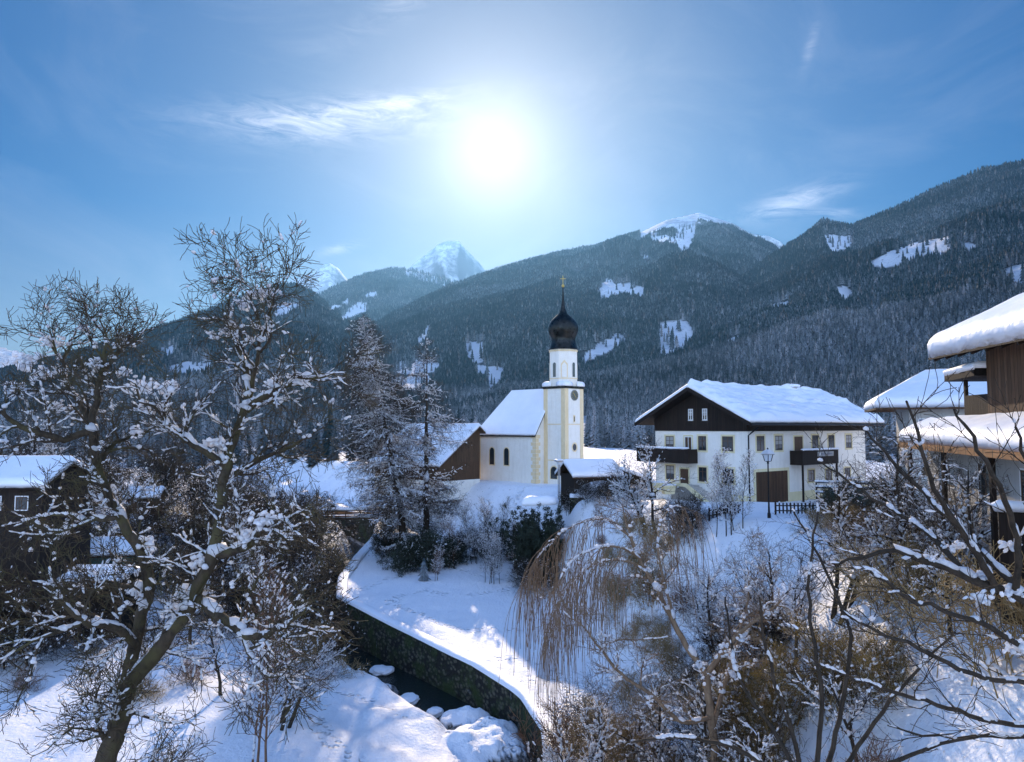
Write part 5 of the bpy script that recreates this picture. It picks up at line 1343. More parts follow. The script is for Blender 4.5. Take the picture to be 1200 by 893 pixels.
S_bush = dict(n=[6, 5, 5, 4], w=[.13, .2, .22, .25], up=[.0, .04, .04, .03], tp=.8, rmin=.006, k=[9, 8, 6, 4], ang=[.7, .75, .7, .6], t0=[.2, .15, .1, .1], len=[1.5, .8, .42, .25], r=[.02, .01, .006, .005], max=3, len0=2.8, r0=.034)
S_up = dict(n=[8, 5, 4, 3], w=[.05, .1, .12, .15], up=[.03, .09, .08, .05], tp=.8, rmin=.006, k=[14, 7, 4, 3], ang=[.6, .6, .6, .6], t0=[.2, .1, .1, .1], len=[1.5, .6, .35, .2], r=[.016, .009, .006, .005], max=3, len0=5.0, r0=.045)
S_tree = dict(n=[8, 7, 6, 5, 4], w=[.10, .16, .2, .22, .2], up=[.02, .03, .03, .03, .02], tp=.8, rmin=.005, k=[9, 8, 6, 5, 4], ang=[.8, .8, .75, .7, .7], t0=[.3, .15, .1, .1, .1], len=[2.6, 1.3, .7, .4, .2], r=[.06, .028, .013, .007, .005], max=3, len0=5.2, r0=.12)
S_brush = dict(n=[5, 4, 3], w=[.16, .2, .2], up=[-.01, .03, .0], tp=.8, rmin=.0065, k=[7, 6, 3], ang=[.6, .6, .5], t0=[.15, .1, .1], len=[.8, .45, .2], r=[.009, .006, .004], max=2, len0=1.7, r0=.014)
PROT['bushA'] = [proto('bush', 1, S_bush, 9, .25, None, .7, prob=.45, rmin=.008, size=1.2, tip=.05, tipsize=.055, fork=.12), M['bark_dark'], 'bare_shrub', 'shrub', None, None]
PROT['bushB'] = [proto('bush', 2, S_bush, 12, .4, None, .9, prob=.55, rmin=.007, size=1.4, tip=.07, tipsize=.065, fork=.2), M['bark_dark'], 'bare_shrub', 'shrub', None, None]
PROT['bushC'] = [proto('bush', 3, S_bush, 8, .3, None, .8, prob=.55, rmin=.007, size=1.4, tip=.07, tipsize=.06, fork=.2), M['bark_tan'], 'bare_shrub', 'shrub', None, None]
PROT['brushA'] = [proto('brush', 4, S_brush, 26, .45, None, .9, prob=.35, rmin=.007, size=1.5, tip=.06, tipsize=.055), M['bark_tan'], 'dry_shrub', 'shrub', None, None]
PROT['brushB'] = [proto('brush', 5, S_brush, 22, .4, None, 1.0, prob=.35, rmin=.007, size=1.5, tip=.06, tipsize=.055), M['bark_red'], 'dry_shrub', 'shrub', None, None]
PROT['upA'] = [proto('up', 6, S_up, 5, .5, None, .14, prob=.25, rmin=.006, size=1.1, tip=.03, tipsize=.05), M['bark_dark'], 'sapling_tree', 'sapling', None, None]
PROT['upB'] = [proto('up', 7, S_up, 3, .3, None, .2, prob=.3, rmin=.006, size=1.1, tip=.05, tipsize=.05), M['bark_red'], 'sapling_tree', 'sapling', None, None]
PROT['treeA'] = [proto('tree', 8, S_tree, 1, .05, None, .15, prob=.85, rmin=.007, size=1.35, tip=.08, tipsize=.06, fork=.3), M['bark_dark'], 'bare_tree', 'tree', None, None]
PROT['treeB'] = [proto('tree', 9, S_tree, 3, .2, None, .6, prob=.85, rmin=.007, size=1.35, tip=.08, tipsize=.06, fork=.3), M['bark_dark'], 'bare_tree', 'tree', None, None]
for k, v in PROT.items(): print(k, len(v[0].lines), len(v[0].blobs))
R = random.Random(77)
def put(key, px, Y, s, label, group=None, name=None, z=None):
    x = xat(px, Y); return shrub(key, label, x, Y, s, R.uniform(0, 6.28), z, group, name)
# thicket left of the stream, behind the fruit tree
GL = 'bare shrubs in the thicket behind the fruit tree'
for px, Y, s, key in ((-25, 66, 1.7, 'bushA'), (-60, 60, 1.8, 'bushB'), (5, 70, 1.6, 'bushB'), (40, 72, 1.5, 'bushA'), (85, 78, 1.7, 'bushB'), (25, 76, 1.3, 'bushA'), (110, 74, 1.4, 'bushA'), (150, 74, 1.3, 'bushB'), (195, 74, 1.5, 'bushB'), (235, 70, 1.6, 'bushA'), (270, 67, 1.5, 'bushB'), (300, 66, 1.6, 'bushA'), (330, 68, 1.7, 'bushB'), (355, 66, 1.6, 'bushA'), (375, 74, 1.7, 'bushA'), (310, 76, 2.0, 'bushA'), (270, 80, 2.1, 'bushB'), (225, 84, 2.1, 'bushA'), (180, 86, 1.9, 'bushB'), (345, 84, 2.2, 'bushB'), (385, 86, 2.0, 'bushA'), (330, 96, 2.6, 'bushB'), (285, 98, 2.6, 'bushA'), (240, 102, 2.8, 'bushB'), (190, 104, 2.8, 'bushA'), (50, 86, 2.0, 'bushB'), (15, 92, 2.3, 'bushA'), (-20, 84, 2.0, 'bushB'), (130, 98, 2.2, 'bushA'), (365, 104, 2.4, 'bushB')):
    put(key, px, Y, s, 'dense bare dark shrub flecked with snow in the thicket behind the old fruit tree', GL)
GT = 'bare trees behind the fruit tree'
for px, Y, s, key in ((225, 60, 1.7, 'treeA'), (300, 70, 1.8, 'treeB'), (345, 74, 1.6, 'treeA'), (265, 84, 2.0, 'treeB'), (150, 90, 2.0, 'treeA'), (60, 95, 2.1, 'treeB'), (10, 100, 2.0, 'treeA')):
    put(key, px, Y, s, 'small bare snow laden tree standing behind the old fruit tree', GT)
put('treeA', 268, 49.5, 1.35, 'small bare tree with a straight dark trunk on the lit snow by the stream')
put('bushA', 20, 57, 1.5, 'wide dark bare shrub standing against the big dark boarded house')
put('bushB', 75, 59, 1.1, 'bare shrub between the big dark house and the nearest garden shed')
put('bushA', 118, 57, 1.0, 'bare shrub in front of the nearest garden shed')
put('bushA', 392, 60, 1.4, 'thin wiry bare shrub overhanging the left snow bank of the stream')
put('bushC', 352, 55, 1.3, 'tangled bare shrub on the snow bank just in front of the wiry one')
put('upB', 312, 40, 2.0, 'slender bare sapling with a pale stem rising from the bottom edge beside the stream bank', name='sapling_tree')
put('treeB', 340, 45, 1.2, 'loose little bare tree with crossing twigs beside the pale stemmed sapling')
put('brushA', 175, 48, 1.1, 'little dry shrub poking through the snow right of the fruit tree trunk')
put('brushB', 235, 52, 1.1, 'small reddish dry shrub in the bright snow near the bank')
put('brushB', 40, 50, .9, 'small twiggy shrub alone in the bright snow of the yard')
# saplings and scrub below the church
for px, Y, s, key, lb in ((560, 88, 1.15, 'upA', 'tall thin bare sapling clump in front of the nave, the one nearest its far corner'), (583, 86, 1.35, 'upA', 'tallest thin bare sapling clump in front of the nave window'), (603, 84, 1.1, 'upB', 'reddish sapling clump below the nave quoins'), (528, 86, 1.1, 'upB', 'lone forked sapling on the shaded snow slope'), (513, 80, .7, 'upB', 'small leaning sapling on the shaded slope near the little fir'), (575, 79, .9, 'upA', 'sapling clump halfway down the bank below the nave')):
    put(key, px, Y, s, lb)
GC = 'scrub on the bank below the church'
for px, Y, s, key in ((566, 92, 1.0, 'bushA'), (590, 91, 1.1, 'bushB'), (612, 88, 1.0, 'bushA'), (628, 85, 1.0, 'bushB'), (600, 90, 1.0, 'brushB'), (545, 93, 1.0, 'bushB'), (636, 79, 1.0, 'brushA'), (622, 76, 1.1, 'bushB'), (668, 84, .8, 'bushA'), (690, 80, .8, 'bushB'), (712, 76, .8, 'bushA'), (735, 74, .8, 'bushB'), (705, 70, .6, 'brushB'), (735, 66, .7, 'bushC')):
    put(key, px, Y, s, 'low bare scrub bush with snow on the bank below the church', GC)
put('treeB', 757, 63, 1.35, 'snow laden bare tree standing beside the farmhouse balcony')
put('upB', 700, 72, .7, 'thin twiggy sapling by the garden wall')
put('upA', 858, 50, .95, 'thin dark sapling bending in front of the farmhouse wall')
# slope on the right
GRt = 'shrubs covering the slope in front of the farmhouse'
pts_ = []
rsx = random.Random(5)
for px, Y in ((745, 60), (775, 57), (805, 55), (765, 50), (800, 49), (760, 44), (800, 43), (775, 38), (820, 39), (790, 34), (860, 37), (1120, 35), (1150, 33), (1000, 36), (720, 60), (740, 54), (780, 46), (735, 48), (715, 66), (960, 44), (1040, 41), (890, 36), (1085, 38)):
    key = rsx.choice(['bushC', 'brushA', 'bushC', 'brushB', 'bushC', 'bushB'])
    put(key, px, Y, (rsx.uniform(.8, 1.2) if px < 850 else rsx.uniform(.4, .6)) if Y > 43 else rsx.uniform(.8, 1.2), 'snow flecked bare shrub on the slope in front of the farmhouse', GRt)
GB = 'dry brush along the bottom of the view'
for px, Y in ((655, 42), (725, 38), (800, 34), (650, 37), (690, 35), (765, 30), (845, 27), (700, 30), (790, 25), (900, 25), (1020, 22), (1200, 21), (1060, 28), (890, 30)):
    put(rsx.choice(['brushA', 'brushB', 'brushA', 'bushC']), px, Y, rsx.uniform(1.2, 1.9), 'tan dry shrub growing low on the near slope among snow', GB)

# ---- two larches
def larch(seed, H, lean, dens, name, label, x, y, top_open=False):
    T = Tree(seed); R = T.R
    tr = [(lean[0] * (t ** 1.2) + R.gauss(0, .05), lean[1] * t, H * t - .6) for t in np.linspace(0, 1, 16)]
    T.add(tr, [max(.33 * (1 - k / 15.0) ** .9 * H / 20, .02) for k in range(16)])
    S = dict(n=[9, 5, 3], w=[.09, .14, .2], up=[.02, -.16, -.2], tp=.85, rmin=.008, k=[15, 6, 0], ang=[.85, .8, .7], t0=[.18, .1, .1], len=[1.7, .7, .3], r=[.018, .011, .009], max=2)
    n = int(dens * H)
    for k in range(n):
        t = .10 + .9 * (k + R.random()) / n
        i = min(int(t * 15), 14); f = t * 15 - i; p = tuple(tr[i][c] * (1 - f) + tr[i + 1][c] * f for c in range(3))
        a = R.uniform(0, 6.28)
        L = min((1 - t) ** .7 * (.30 * H), .17 * H) * R.uniform(.45, 1.25) + .6
        if top_open and (R.random() < .3 or .42 < t < .5): continue
        q = -.30 if t < .85 else .25
        if t < .22: L *= .6
        c_ = max(.18, min(1, L / 3.6)); S2 = dict(S); S2['len'] = [v * c_ for v in S['len']]; S2['k'] = [max(4, int(v * c_)) for v in S['k']]
        T.grow(p, (math.cos(a), math.sin(a), q + R.uniform(-.15, .2)), L, .05 * (1 - t) + .02, 0, S2)
    T.snow(prob=.95, rmin=.0085, size=1.9, tip=.06, tipsize=.12, fork=.1)
    print(name, len(T.lines), len(T.blobs))
    z = gz(x, y); t_ = thing(name, label, 'tree', (x, y, z), 0)
    T.branches('branches', M['bark_larch'], t_); T.snow_obj(t_)
    T.leaves('twig_tufts', M['bark_larch'], t_, 2, .14, .15, .012, seed=seed, flat=.2)
    return t_
y1 = 88; x1 = at(478, 600, y1).x
H1 = at(422, 372, y1).z - gz(x1, y1)
larch(31, H1 + .6, (at(424, 400, y1).x - x1, 0), 11.0, 'larch_tree', 'tall dense larch with leaning trunk and snow crusted branches', x1, y1)
y2 = 92; x2 = at(499, 600, y2).x; H2 = at(499, 398, y2).z - gz(x2, y2)
larch(32, H2 + .6, (0, 0), 6.5, 'larch_tree', 'thinner straight larch with sparse drooping branches and a broken top', x2, y2, True)
# dark yews at their feet
S_yew = dict(n=[5, 4, 3], w=[.15, .2, .2], up=[-.02, 0, 0], tp=.8, rmin=.006, k=[10, 6, 3], ang=[.7, .7, .6], t0=[.2, .1, .1], len=[1.0, .5, .3], r=[.02, .01, .006], max=2, len0=2.8, r0=.04)
PROT['yew'] = [proto('yew', 12, S_yew, 16, .4, None, .95, prob=.25, rmin=.007, size=1.4, tip=.05, tipsize=.10), M['bark_dark'], 'yew_bush', 'bush', None, (M['darkleaf'], 8, .10, .085, .02, (0, 0, 0), 3, .6)]
for px, Y, s, lb in ((478, 84, 1.35, 'dark evergreen bush at the foot of the leaning larch'), (508, 85, 1.6, 'largest dark evergreen bush, between the two larches and the hall'), (530, 87, 1.1, 'dark evergreen bush beside the hall corner with drooping snowy twigs'), (640, 77, .9, 'dark evergreen bush beneath the snow covered hedge'), (455, 92, 1.3, 'dark evergreen bush next to the footbridge end'), (985, 50, .9, 'dark evergreen bush under the fence near the parked car'), (1045, 49, 1.0, 'dark evergreen bush at the end of the long picket fence'), (1120, 33, 1.1, 'dark evergreen bush below the barn lean-to'), (1175, 30, 1.1, 'dark evergreen bush against the board fence')):
    put('yew', px, Y, s, lb)
# small fir on the slope
fp = at(497, 640, 80); g_ = gz(fp.x, 80)
tf = thing('young_fir', 'tiny blue green fir alone on the shaded snow slope', 'tree', (fp.x, 80, g_ - .1))
cm = conifer_mesh('crown', 55, 6, 7, 1, .27); o = new_obj('crown', cm, [], tf); o.scale = (2.6, 2.6, 2.6)
# hedge covered with snow beside the garden wall
hp = at(632, 590, 80); 
hd_ = thing('hedge', 'clipped dark hedge buried under a thick snow cushion left of the garden wall', 'hedge', (hp.x, 80, gz(hp.x, 80)), 0)
T = Tree(60); zt = max(1.3, at(632, 592, 80).z - gz(hp.x, 80))
for k in range(110): T.grow((T.R.uniform(-1.9, 1.9), T.R.uniform(-.8, .8), -.3), (T.R.gauss(0, .12), T.R.gauss(0, .12), 1), zt * T.R.uniform(.6, 1.12), .025, 0, S_brush)
T.branches('branches', M['bark_dark'], hd_); T.leaves('foliage', M['darkleaf'], hd_, 9, .10, .15, .012, seed=4)
ngon_snow('snow', hd_, [(-1.9, -.8, zt), (-.6, -1.1, zt), (1.7, -.7, zt + .1), (2.1, .4, zt + .1), (.8, .9, zt), (-1.7, .8, zt)], 1.0, 7, 4)

GN = 'snow laden tangle on the near slope'
for px, Y, s_, key in ((690, 34, .75, 'treeB'), (730, 37, .8, 'treeA'), (770, 33, .8, 'treeB'), (815, 35, .75, 'treeA'), (850, 30, .7, 'treeB'), (880, 38, .7, 'treeB'), (925, 33, .7, 'treeA'), (800, 28, .7, 'treeA'), (745, 28, .65, 'treeB'), (985, 32, .7, 'treeB'), (1030, 30, .7, 'treeA'), (1080, 31, .7, 'treeB'), (1000, 24, .6, 'treeA'), (905, 25, .6, 'treeB'), (1110, 25, .6, 'treeA'), (700, 42, .6, 'treeA'), (1150, 27, .6, 'treeB'), (840, 41, .6, 'treeB')):
    put(key, px, Y, s_ * 1.5, 'low spreading bare tree covered in snow tufts on the near slope', GN)
put('bushB', -10, 55, 2.4, 'large twiggy shrub at the edge of the yard hiding the big dark house')
put('bushA', 38, 54, 2.0, 'large twiggy shrub between the fruit tree and the big dark house')
# ---- juniper like evergreen in the middle of the right slope
S_jun = dict(n=[6, 5, 4], w=[.10, .16, .18], up=[-.01, .03, .03], tp=.8, rmin=.006, k=[12, 7, 3], ang=[.55, .6, .5], t0=[.2, .15, .1], len=[1.3, .6, .3], r=[.02, .010, .006], max=2, len0=3.6, r0=.05)
PROT['jun'] = [proto('jun', 13, S_jun, 20, .35, None, .95, prob=.5, rmin=.008, size=1.8, tip=.05, tipsize=.13, fork=.1), M['bark_tan'], 'juniper_bush', 'bush', None, (M['juniper'], 9, .07, .055, .02, (0, 0, 0), 5, .5)]
for px, Y, s, lb in ((905, 30, 1.0, 'broad yellow green juniper with snow clumps on the slope below the lantern'), (965, 28, .9, 'darker spreading juniper right of the yellow green one'), (862, 33, .95, 'small olive juniper at the upper end of the juniper group'), (930, 24, .85, 'nearest low juniper with snow pillows at the bottom of the view'), (1035, 25, .7, 'juniper half hidden by the dark hazel branches'), (760, 55, .9, 'small green juniper among the scrub below the farmhouse corner')):
    put('jun', px, Y, s, lb)

# ---- birch with weeping twigs in the middle
S_w = dict(n=[9, 6, 10, 9], w=[.08, .10, .05, .03], up=[.0, -.02, -.22, -.4], tp=.7, rmin=.0095, k=[9, 7, 4, 2], ang=[.7, .8, .6, .25], t0=[.15, .15, .15, .1], len=[2.0, .9, 3.6, 2.4], r=[.03, .016, .012, .010], max=3)
T = Tree(203); YW = 27.0
def Wp(px, py, dy=0): return at(px, py, YW + dy)
wx0 = at(838, 893, YW).x; gw = gz(wx0, YW)
b0 = Vector((wx0, YW, gw - .3))
limb(T, [b0, Wp(838, 880), Wp(832, 830), Wp(828, 790)], [.17, .15, .14, .13], S_w, 1, .3, .02)
limb(T, [Wp(828, 790), Wp(805, 760, .2), Wp(785, 720, .5), Wp(773, 697, .7), Wp(752, 660, 1), Wp(742, 635, 1.2), Wp(733, 612, 1.4), Wp(728, 590, 1.5)], [.12, .11, .10, .09, .08, .06, .035, .012], S_fruit, 1, 1.3, .02, t0=.3)
limb(T, [Wp(764, 675), Wp(735, 655, .8), Wp(705, 655, 1.2), Wp(680, 672, 1.6), Wp(655, 705, 2.0), Wp(640, 745, 2.3)], [.05, .045, .035, .025, .015, .006], S_w, 1, 5.5, .02, t0=.2)
limb(T, [Wp(742, 635, 1.2), Wp(725, 612, 1.8), Wp(700, 606, 2.4), Wp(665, 618, 3.0), Wp(630, 650, 3.5), Wp(612, 690, 4)], [.045, .04, .03, .022, .014, .006], S_w, 1, 5.5, .02, t0=.2)
limb(T, [Wp(750, 655), Wp(730, 640, -.6), Wp(700, 640, -1.1), Wp(670, 655, -1.6), Wp(648, 690, -2.0)], [.045, .04, .03, .02, .006], S_w, 1, 5.0, .02, t0=.2)
limb(T, [Wp(790, 725), Wp(770, 650, 1.2), Wp(772, 610, 1.6), Wp(790, 590, 2), Wp(815, 600, 2.4)], [.06, .045, .03, .02, .006], S_w, 1, 3.0, .02, t0=.3)
limb(T, [Wp(828, 790), Wp(850, 760, -.3), Wp(872, 735, -.6), Wp(905, 715, -.9), Wp(930, 690, -1.2)], [.11, .09, .07, .04, .01], S_fruit, 1, 1.6, .02)
limb(T, [Wp(835, 840), Wp(800, 850, -.8), Wp(765, 815, -1.4), Wp(725, 790, -1.8), Wp(704, 760, -2.2), Wp(685, 735, -2.6), Wp(645, 705, -3)], [.08, .075, .065, .055, .04, .025, .008], S_fruit, 1, 1.7, .02)
limb(T, [Wp(704, 762, -2.2), Wp(712, 748, -2.1), Wp(745, 750, -1.9), Wp(790, 745, -1.5)], [.04, .03, .02, .008], S_fruit, 2, 2.5, .02)
limb(T, [Wp(836, 850), Wp(850, 800, .6), Wp(868, 740, 1.0), Wp(880, 690, 1.4), Wp(872, 650, 1.8)], [.09, .075, .05, .03, .008], S_fruit, 1, 1.4, .02)
T.snow(.5, .010, 1.35, tip=.02, tipsize=.06, fork=.25)
for px, py, dy, w in ((832, 792, 0, .32), (820, 780, 0, .25), (760, 668, .9, .2), (748, 645, 1.1, .18), (705, 745, -2.2, .22), (872, 745, -.6, .3), (850, 758, -.4, .25), (900, 718, -.9, .25), (738, 600, 1.4, .14), (720, 795, -1.8, .2), (858, 790, .5, .3)):
    c = Wp(px, py, dy); w *= .72
    for q in range(22): T.blobs.append((c.x + T.R.gauss(0, w * .6), c.y + T.R.gauss(0, w * .5), c.z + T.R.gauss(0, w * .4), 1, 0, T.R.uniform(-.8, .8), w * T.R.uniform(.15, .42), w * T.R.uniform(.12, .36), w * T.R.uniform(.12, .34)))
print('weeping lines', len(T.lines))
wt = thing('weeping_birch_tree', 'bare weeping tree with a leaning forked trunk and long hanging reddish twigs', 'tree', tuple(b0))
T.branches('limbs', M['bark_weep'], wt, tuple(b0)); T.snow_obj(wt, tuple(b0))

# ---- big dark hazel whose limbs fan across the right edge
S_h = dict(n=[9, 8, 6, 4], w=[.07, .11, .14, .16], up=[.01, .03, .04, .03], tp=.8, rmin=.0062, k=[9, 8, 5, 3], ang=[.55, .55, .55, .5], t0=[.15, .12, .1, .1], len=[2.2, 1.3, .7, .4], r=[.035, .014, .007, .005], max=3)
T = Tree(305); YH = 13.5
def Hp(px, py, dy=0): return at(px, py, YH + dy)
hx = at(1215, 893, YH).x; gh = gz(hx, YH); b0 = Vector((hx, YH, gh - .4))
RA = [.16, .14, .12, .09, .06, .03, .008]
def hl_(pts, r0=.12, dens=1.7, lv=1):
    n = len(pts); limb(T, [Hp(*p) for p in pts], [r0 * .72 * (1 - k / n) ** .8 + .004 for k in range(n)], S_h, lv, dens, .025, t0=.15)
limb(T, [b0, Hp(1235, 860), Hp(1245, 780), Hp(1225, 715)], [.18, .16, .14, .125], S_h, 1, .2, .02)
hl_([(1225, 715, 0), (1190, 695, .1), (1150, 682, .2), (1115, 668, .3), (1080, 652, .4), (1040, 640, .6), (1005, 655, .8), (975, 660, 1)], .15, 1.4)
hl_([(1200, 698, 0), (1165, 660, .4), (1130, 625, .8), (1095, 590, 1.2), (1062, 560, 1.6), (1035, 530, 2), (1010, 500, 2.4)], .10, 1.6)
hl_([(1165, 685, .1), (1140, 640, -.4), (1110, 600, -.8), (1090, 560, -1.1), (1075, 520, -1.4), (1062, 470, -1.7)], .085, 1.6)
hl_([(1130, 672, .3), (1105, 640, .9), (1070, 610, 1.5), (1030, 590, 2.1), (990, 560, 2.7), (960, 540, 3.2)], .075, 1.6)
hl_([(1190, 690, 0), (1195, 640, -.5), (1180, 590, -.9), (1160, 545, -1.2), (1135, 505, -1.5), (1118, 480, -1.7)], .085, 1.6)
hl_([(1215, 700, 0), (1230, 640, -.5), (1215, 580, -.9), (1200, 540, -1.2), (1190, 500, -1.4)], .08, 1.5)
hl_([(1240, 780, 0), (1200, 760, -.6), (1150, 730, -1.2), (1100, 715, -1.8), (1050, 690, -2.3), (1010, 665, -2.8)], .075, 1.5)
hl_([(1240, 800, 0), (1190, 800, -.5), (1130, 790, -1.0), (1080, 760, -1.5), (1030, 745, -2), (985, 715, -2.4)], .07, 1.6)
hl_([(1235, 850, 0), (1180, 850, -.6), (1110, 830, -1.2), (1050, 810, -1.8), (1000, 800, -2.3), (950, 770, -2.8)], .06, 1.6)
hl_([(1235, 850, 0), (1200, 870, .4), (1150, 860, .8), (1100, 870, 1.2), (1040, 850, 1.7)], .06, 1.6)
T.snow(.5, .009, 1.1, tip=.02, tipsize=.045, fork=.15)
for px, py, dy, w in ((1185, 692, 0, .16), (1150, 676, .2, .13), (1182, 640, -.3, .14), (1120, 640, .8, .14), (1090, 655, .4, .12), (1150, 700, -.8, .16), (1195, 760, -.6, .18), (1120, 790, -1, .14)):
    c = Hp(px, py, dy)
    for q in range(26): T.blobs.append((c.x + T.R.gauss(0, w * .6), c.y + T.R.gauss(0, w * .5), c.z + T.R.gauss(0, w * .35), 1, 0, T.R.uniform(-.8, .8), w * T.R.uniform(.15, .42), w * T.R.uniform(.12, .36), w * T.R.uniform(.12, .34)))
print('hazel lines', len(T.lines))
ht = thing('hazel_tree', 'large dark bare hazel with long crossing branches reaching in from the side', 'tree', tuple(b0))
T.branches('limbs', M['bark_dark'], ht, tuple(b0)); T.snow_obj(ht, tuple(b0))
# a few long rods of a second shrub low on the right
T = Tree(306)
b0 = Vector((at(960, 893, 16).x, 16, gz(at(960, 893, 16).x, 16) - .3))
for pts in ([(960, 960, 16), (1000, 880, 15.8), (1060, 800, 15.5), (1120, 740, 15.2)], [(950, 960, 16), (930, 860, 15.5), (900, 780, 15), (890, 700, 14.6)], [(955, 960, 16), (985, 840, 16.3), (1000, 740, 16.5), (960, 650, 16.8), (930, 600, 17)], [(960, 960, 16), (1030, 900, 15), (1100, 870, 14.5), (1160, 860, 14)], [(950, 960, 16), (880, 880, 15.5), (800, 860, 15), (740, 870, 14.6)], [(952, 960, 16), (965, 820, 16), (945, 700, 16.2), (958, 590, 16.4)], [(955, 950, 16), (910, 860, 17), (860, 790, 17.5), (850, 700, 18)]):
    n = len(pts); limb(T, [at(*p) for p in pts], [.055 * (1 - k / n) + .006 for k in range(n)], S_h, 2, 2.6, .02, t0=.2)
T.snow(.35, .010, 1.3, tip=.03, tipsize=.05, fork=.1)
rt = thing('bare_shrub', 'tall loose shrub of long dark rods rising from the bottom edge before the junipers', 'shrub', tuple(b0))
T.branches('branches', M['bark_dark'], rt, tuple(b0)); T.snow_obj(rt, tuple(b0))
# ------------------------------------------------------------------ light settings
SUN_E = 2.5; SKY_S = .10; SKY_DUST = .0; EXPO = 1.38
SKYH = (.506, 2.4, .35, .62, .21); FILL_GAIN = 6.8; FILL_SAT = .80
GLOW = (1.5, 4.0, 1.25, 10, 1.7, 13)
VEIL = .35
WISPS = [(-15, 22.6, 8, 1.3, .12, 3.0), (-10, 24.2, 5, .6, .2, 2.0), (21.5, 16.3, 3.2, .8, .2, 2.5), (24, 15.2, 1.6, .35, -.1, 1.6), (-13.5, 13.6, 1.5, .35, .3, 1.6), (23, 26.5, 1.3, .35, 1.2, 1.0), (-5, 33, 9, 1.0, .5, 1.0)]
HAZE = 3.4e-5; HAZE_C = (.18, .45, .86, 1); HAZE_G = .62
# ------------------------------------------------------------------ camera, sun, sky, haze
cam = bpy.data.cameras.new('camera'); co = bpy.data.objects.new('camera', cam); COL.objects.link(co)
cam.sensor_width = 36; cam.lens = 36 * FPX / 1200; cam.clip_start = .2; cam.clip_end = 40000
co.location = (0, 0, CZ); co.rotation_euler = (math.pi / 2 + PITCH, 0, 0)
scene.camera = co
sd = Vector((math.sin(SUN_AZ) * math.cos(SUN_EL), math.cos(SUN_AZ) * math.cos(SUN_EL), math.sin(SUN_EL)))
L = bpy.data.lights.new('sun', 'SUN'); L.energy = SUN_E; L.angle = math.radians(.55); L.color = (1, .81, .61)
so = bpy.data.objects.new('sun', L); COL.objects.link(so); so.rotation_euler = (-sd).to_track_quat('-Z', 'Y').to_euler()
w = bpy.data.worlds.new('World'); scene.world = w; w.use_nodes = True
class WN(NT):
    def __init__(s, w): s.t = w.node_tree; s.n = s.t.nodes; s.p = None
t = WN(w); bg = t.n['Background']
sky = t.node('ShaderNodeTexSky'); sky.sky_type = 'NISHITA'; sky.sun_disc = False
sky.sun_elevation = SUN_EL; sky.sun_rotation = SUN_AZ; sky.altitude = 1000; sky.air_density = 1.0; sky.dust_density = SKY_DUST; sky.ozone_density = 3.0
# glow of glare and thin haze painted round the sun and a few cirrus wisps
vt = t.node('ShaderNodeTexCoord').outputs['Generated']
nrm = t.node('ShaderNodeVectorMath', operation='NORMALIZE'); t.link(vt, nrm.inputs[0])
dt = t.node('ShaderNodeVectorMath', operation='DOT_PRODUCT'); t.link(nrm.outputs[0], dt.inputs[0]); dt.inputs[1].default_value = sd
ang = t.math('MULTIPLY', t.math('ARCCOSINE', t.math('MINIMUM', dt.outputs['Value'], .999999)), 180 / math.pi)
def gs(a, s, k=2.0): return t.math('MULTIPLY', t.math('EXPONENT', t.math('MULTIPLY', t.math('POWER', t.math('DIVIDE', ang, s), k), -1.0)), a)
glow = t.math('ADD', t.math('ADD', gs(GLOW[0], GLOW[1], 2), gs(GLOW[2], GLOW[3], 2)), gs(GLOW[4], GLOW[5], 1))
sep = t.node('ShaderNodeSeparateXYZ'); t.link(nrm.outputs[0], sep.inputs[0])
azd = t.math('MULTIPLY', t.math('ARCTAN2', sep.outputs[0], sep.outputs[1]), 180 / math.pi)
eld = t.math('MULTIPLY', t.math('ARCSINE', sep.outputs[2]), 180 / math.pi)
def wisp(a0, e0, ln, wd, rot, amp):
    c, s = math.cos(rot), math.sin(rot)
    da = t.math('SUBTRACT', azd, a0); de = t.math('SUBTRACT', eld, e0)
    u = t.math('DIVIDE', t.math('ADD', t.math('MULTIPLY', da, c), t.math('MULTIPLY', de, s)), ln)
    v = t.math('DIVIDE', t.math('SUBTRACT', t.math('MULTIPLY', de, c), t.math('MULTIPLY', da, s)), wd)
    return t.math('MULTIPLY', t.math('EXPONENT', t.math('MULTIPLY', t.math('ADD', t.math('MULTIPLY', u, u), t.math('MULTIPLY', v, v)), -1.0)), amp)
cn = t.node('ShaderNodeCombineXYZ'); t.link(t.math('MULTIPLY', azd, .22), cn.inputs[0]); t.link(t.math('MULTIPLY', eld, .9), cn.inputs[1])
nz = t.node('ShaderNodeTexNoise'); nz.inputs['Scale'].default_value = 1.0; nz.inputs['Detail'].default_value = 10; nz.inputs['Roughness'].default_value = .68; nz.inputs['Distortion'].default_value = 1.2; t.link(cn.outputs[0], nz.inputs['Vector'])
cn2 = t.node('ShaderNodeCombineXYZ'); t.link(t.math('MULTIPLY', azd, .06), cn2.inputs[0]); t.link(t.math('MULTIPLY', eld, .12), cn2.inputs[1]); cn2.inputs[2].default_value = 4.0
nz2 = t.node('ShaderNodeTexNoise'); nz2.inputs['Scale'].default_value = 1.0; nz2.inputs['Detail'].default_value = 7; nz2.inputs['Roughness'].default_value = .62; nz2.inputs['Distortion'].default_value = 1.1; t.link(cn2.outputs[0], nz2.inputs['Vector'])
W = None
for q in WISPS:
    k = wisp(*q); W = k if W is None else t.math('ADD', W, k)
W = t.math('MULTIPLY', W, t.ramp(nz.outputs['Fac'], .38, .70))
veil = t.math('MULTIPLY', t.ramp(nz2.outputs['Fac'], .48, .78), VEIL)
add = t.math('ADD', glow, t.math('ADD', W, veil))
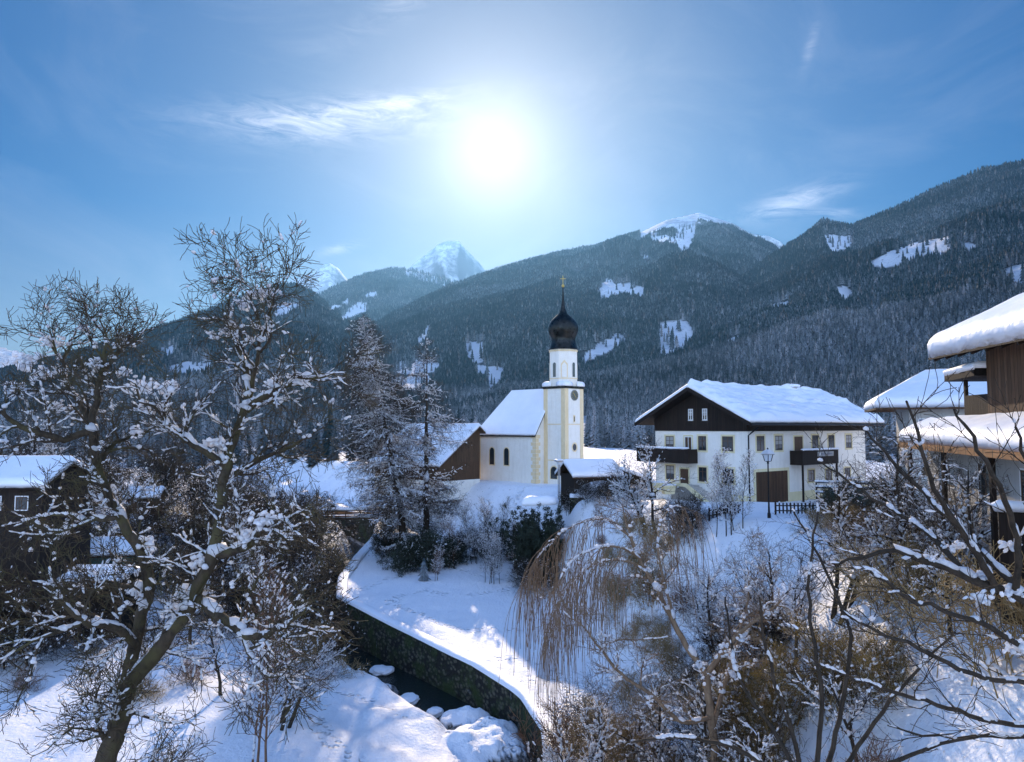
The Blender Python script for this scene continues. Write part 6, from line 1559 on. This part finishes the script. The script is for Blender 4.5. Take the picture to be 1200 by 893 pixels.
hs = t.node('ShaderNodeHueSaturation'); hs.inputs['Hue'].default_value = SKYH[0]; ef = t.ramp(t.math('DIVIDE', eld, 60.0), 0.0, .55)
aw = t.ramp(t.math('DIVIDE', ang, 180.0), .26, .50); sky_fill = t.math('MULTIPLY', aw, FILL_GAIN)  # extra sky light added far from the sun to lift shade and facades
sb = t.math('MULTIPLY_ADD', ef, SKYH[1] - SKYH[3], SKYH[3]); t.link(t.math('ADD', t.math('MULTIPLY', sb, t.math('SUBTRACT', 1.0, aw)), t.math('MULTIPLY', aw, FILL_SAT)), hs.inputs['Saturation'])
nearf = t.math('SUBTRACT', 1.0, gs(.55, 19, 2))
t.link(t.math('MULTIPLY', t.math('MULTIPLY', t.math('MULTIPLY_ADD', ef, SKYH[2] - SKYH[4], SKYH[4]), t.math('ADD', sky_fill, 1.0)), nearf), hs.inputs['Value']); t.link(sky.outputs[0], hs.inputs['Color'])
ac = t.node('ShaderNodeVectorMath', operation='SCALE'); ac.inputs[0].default_value = (1.0, .90, .80); t.link(add, ac.inputs['Scale'])
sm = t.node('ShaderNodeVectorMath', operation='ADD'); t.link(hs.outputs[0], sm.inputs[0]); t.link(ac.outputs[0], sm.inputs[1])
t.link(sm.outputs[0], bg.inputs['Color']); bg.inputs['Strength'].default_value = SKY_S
if HAZE > 0:
    hb = MB().box(-16000, 16000, -16000, 16000, -6, 2250).build('haze', None); tag(hb, kind='stuff')
    hm = bpy.data.materials.new('haze_air'); hm.use_nodes = True; nt = hm.node_tree; nt.nodes.clear()
    out = nt.nodes.new('ShaderNodeOutputMaterial'); pv = nt.nodes.new('ShaderNodeVolumePrincipled')
    pv.inputs['Color'].default_value = HAZE_C; pv.inputs['Density'].default_value = HAZE; pv.inputs['Anisotropy'].default_value = HAZE_G
    nt.links.new(pv.outputs[0], out.inputs['Volume']); hb.data.materials.append(hm)
    try: hm.cycles.homogeneous_volume = True
    except Exception: pass
vs = scene.view_settings
vs.view_transform = 'Standard'; vs.look = 'None'; vs.gamma = 1; vs.exposure = EXPO; vs.use_curve_mapping = False
scene.cycles.max_bounces = 8; scene.cycles.diffuse_bounces = 5; scene.cycles.glossy_bounces = 2; scene.cycles.transparent_max_bounces = 8; scene.cycles.volume_bounces = 0
scene.cycles.use_denoising = True
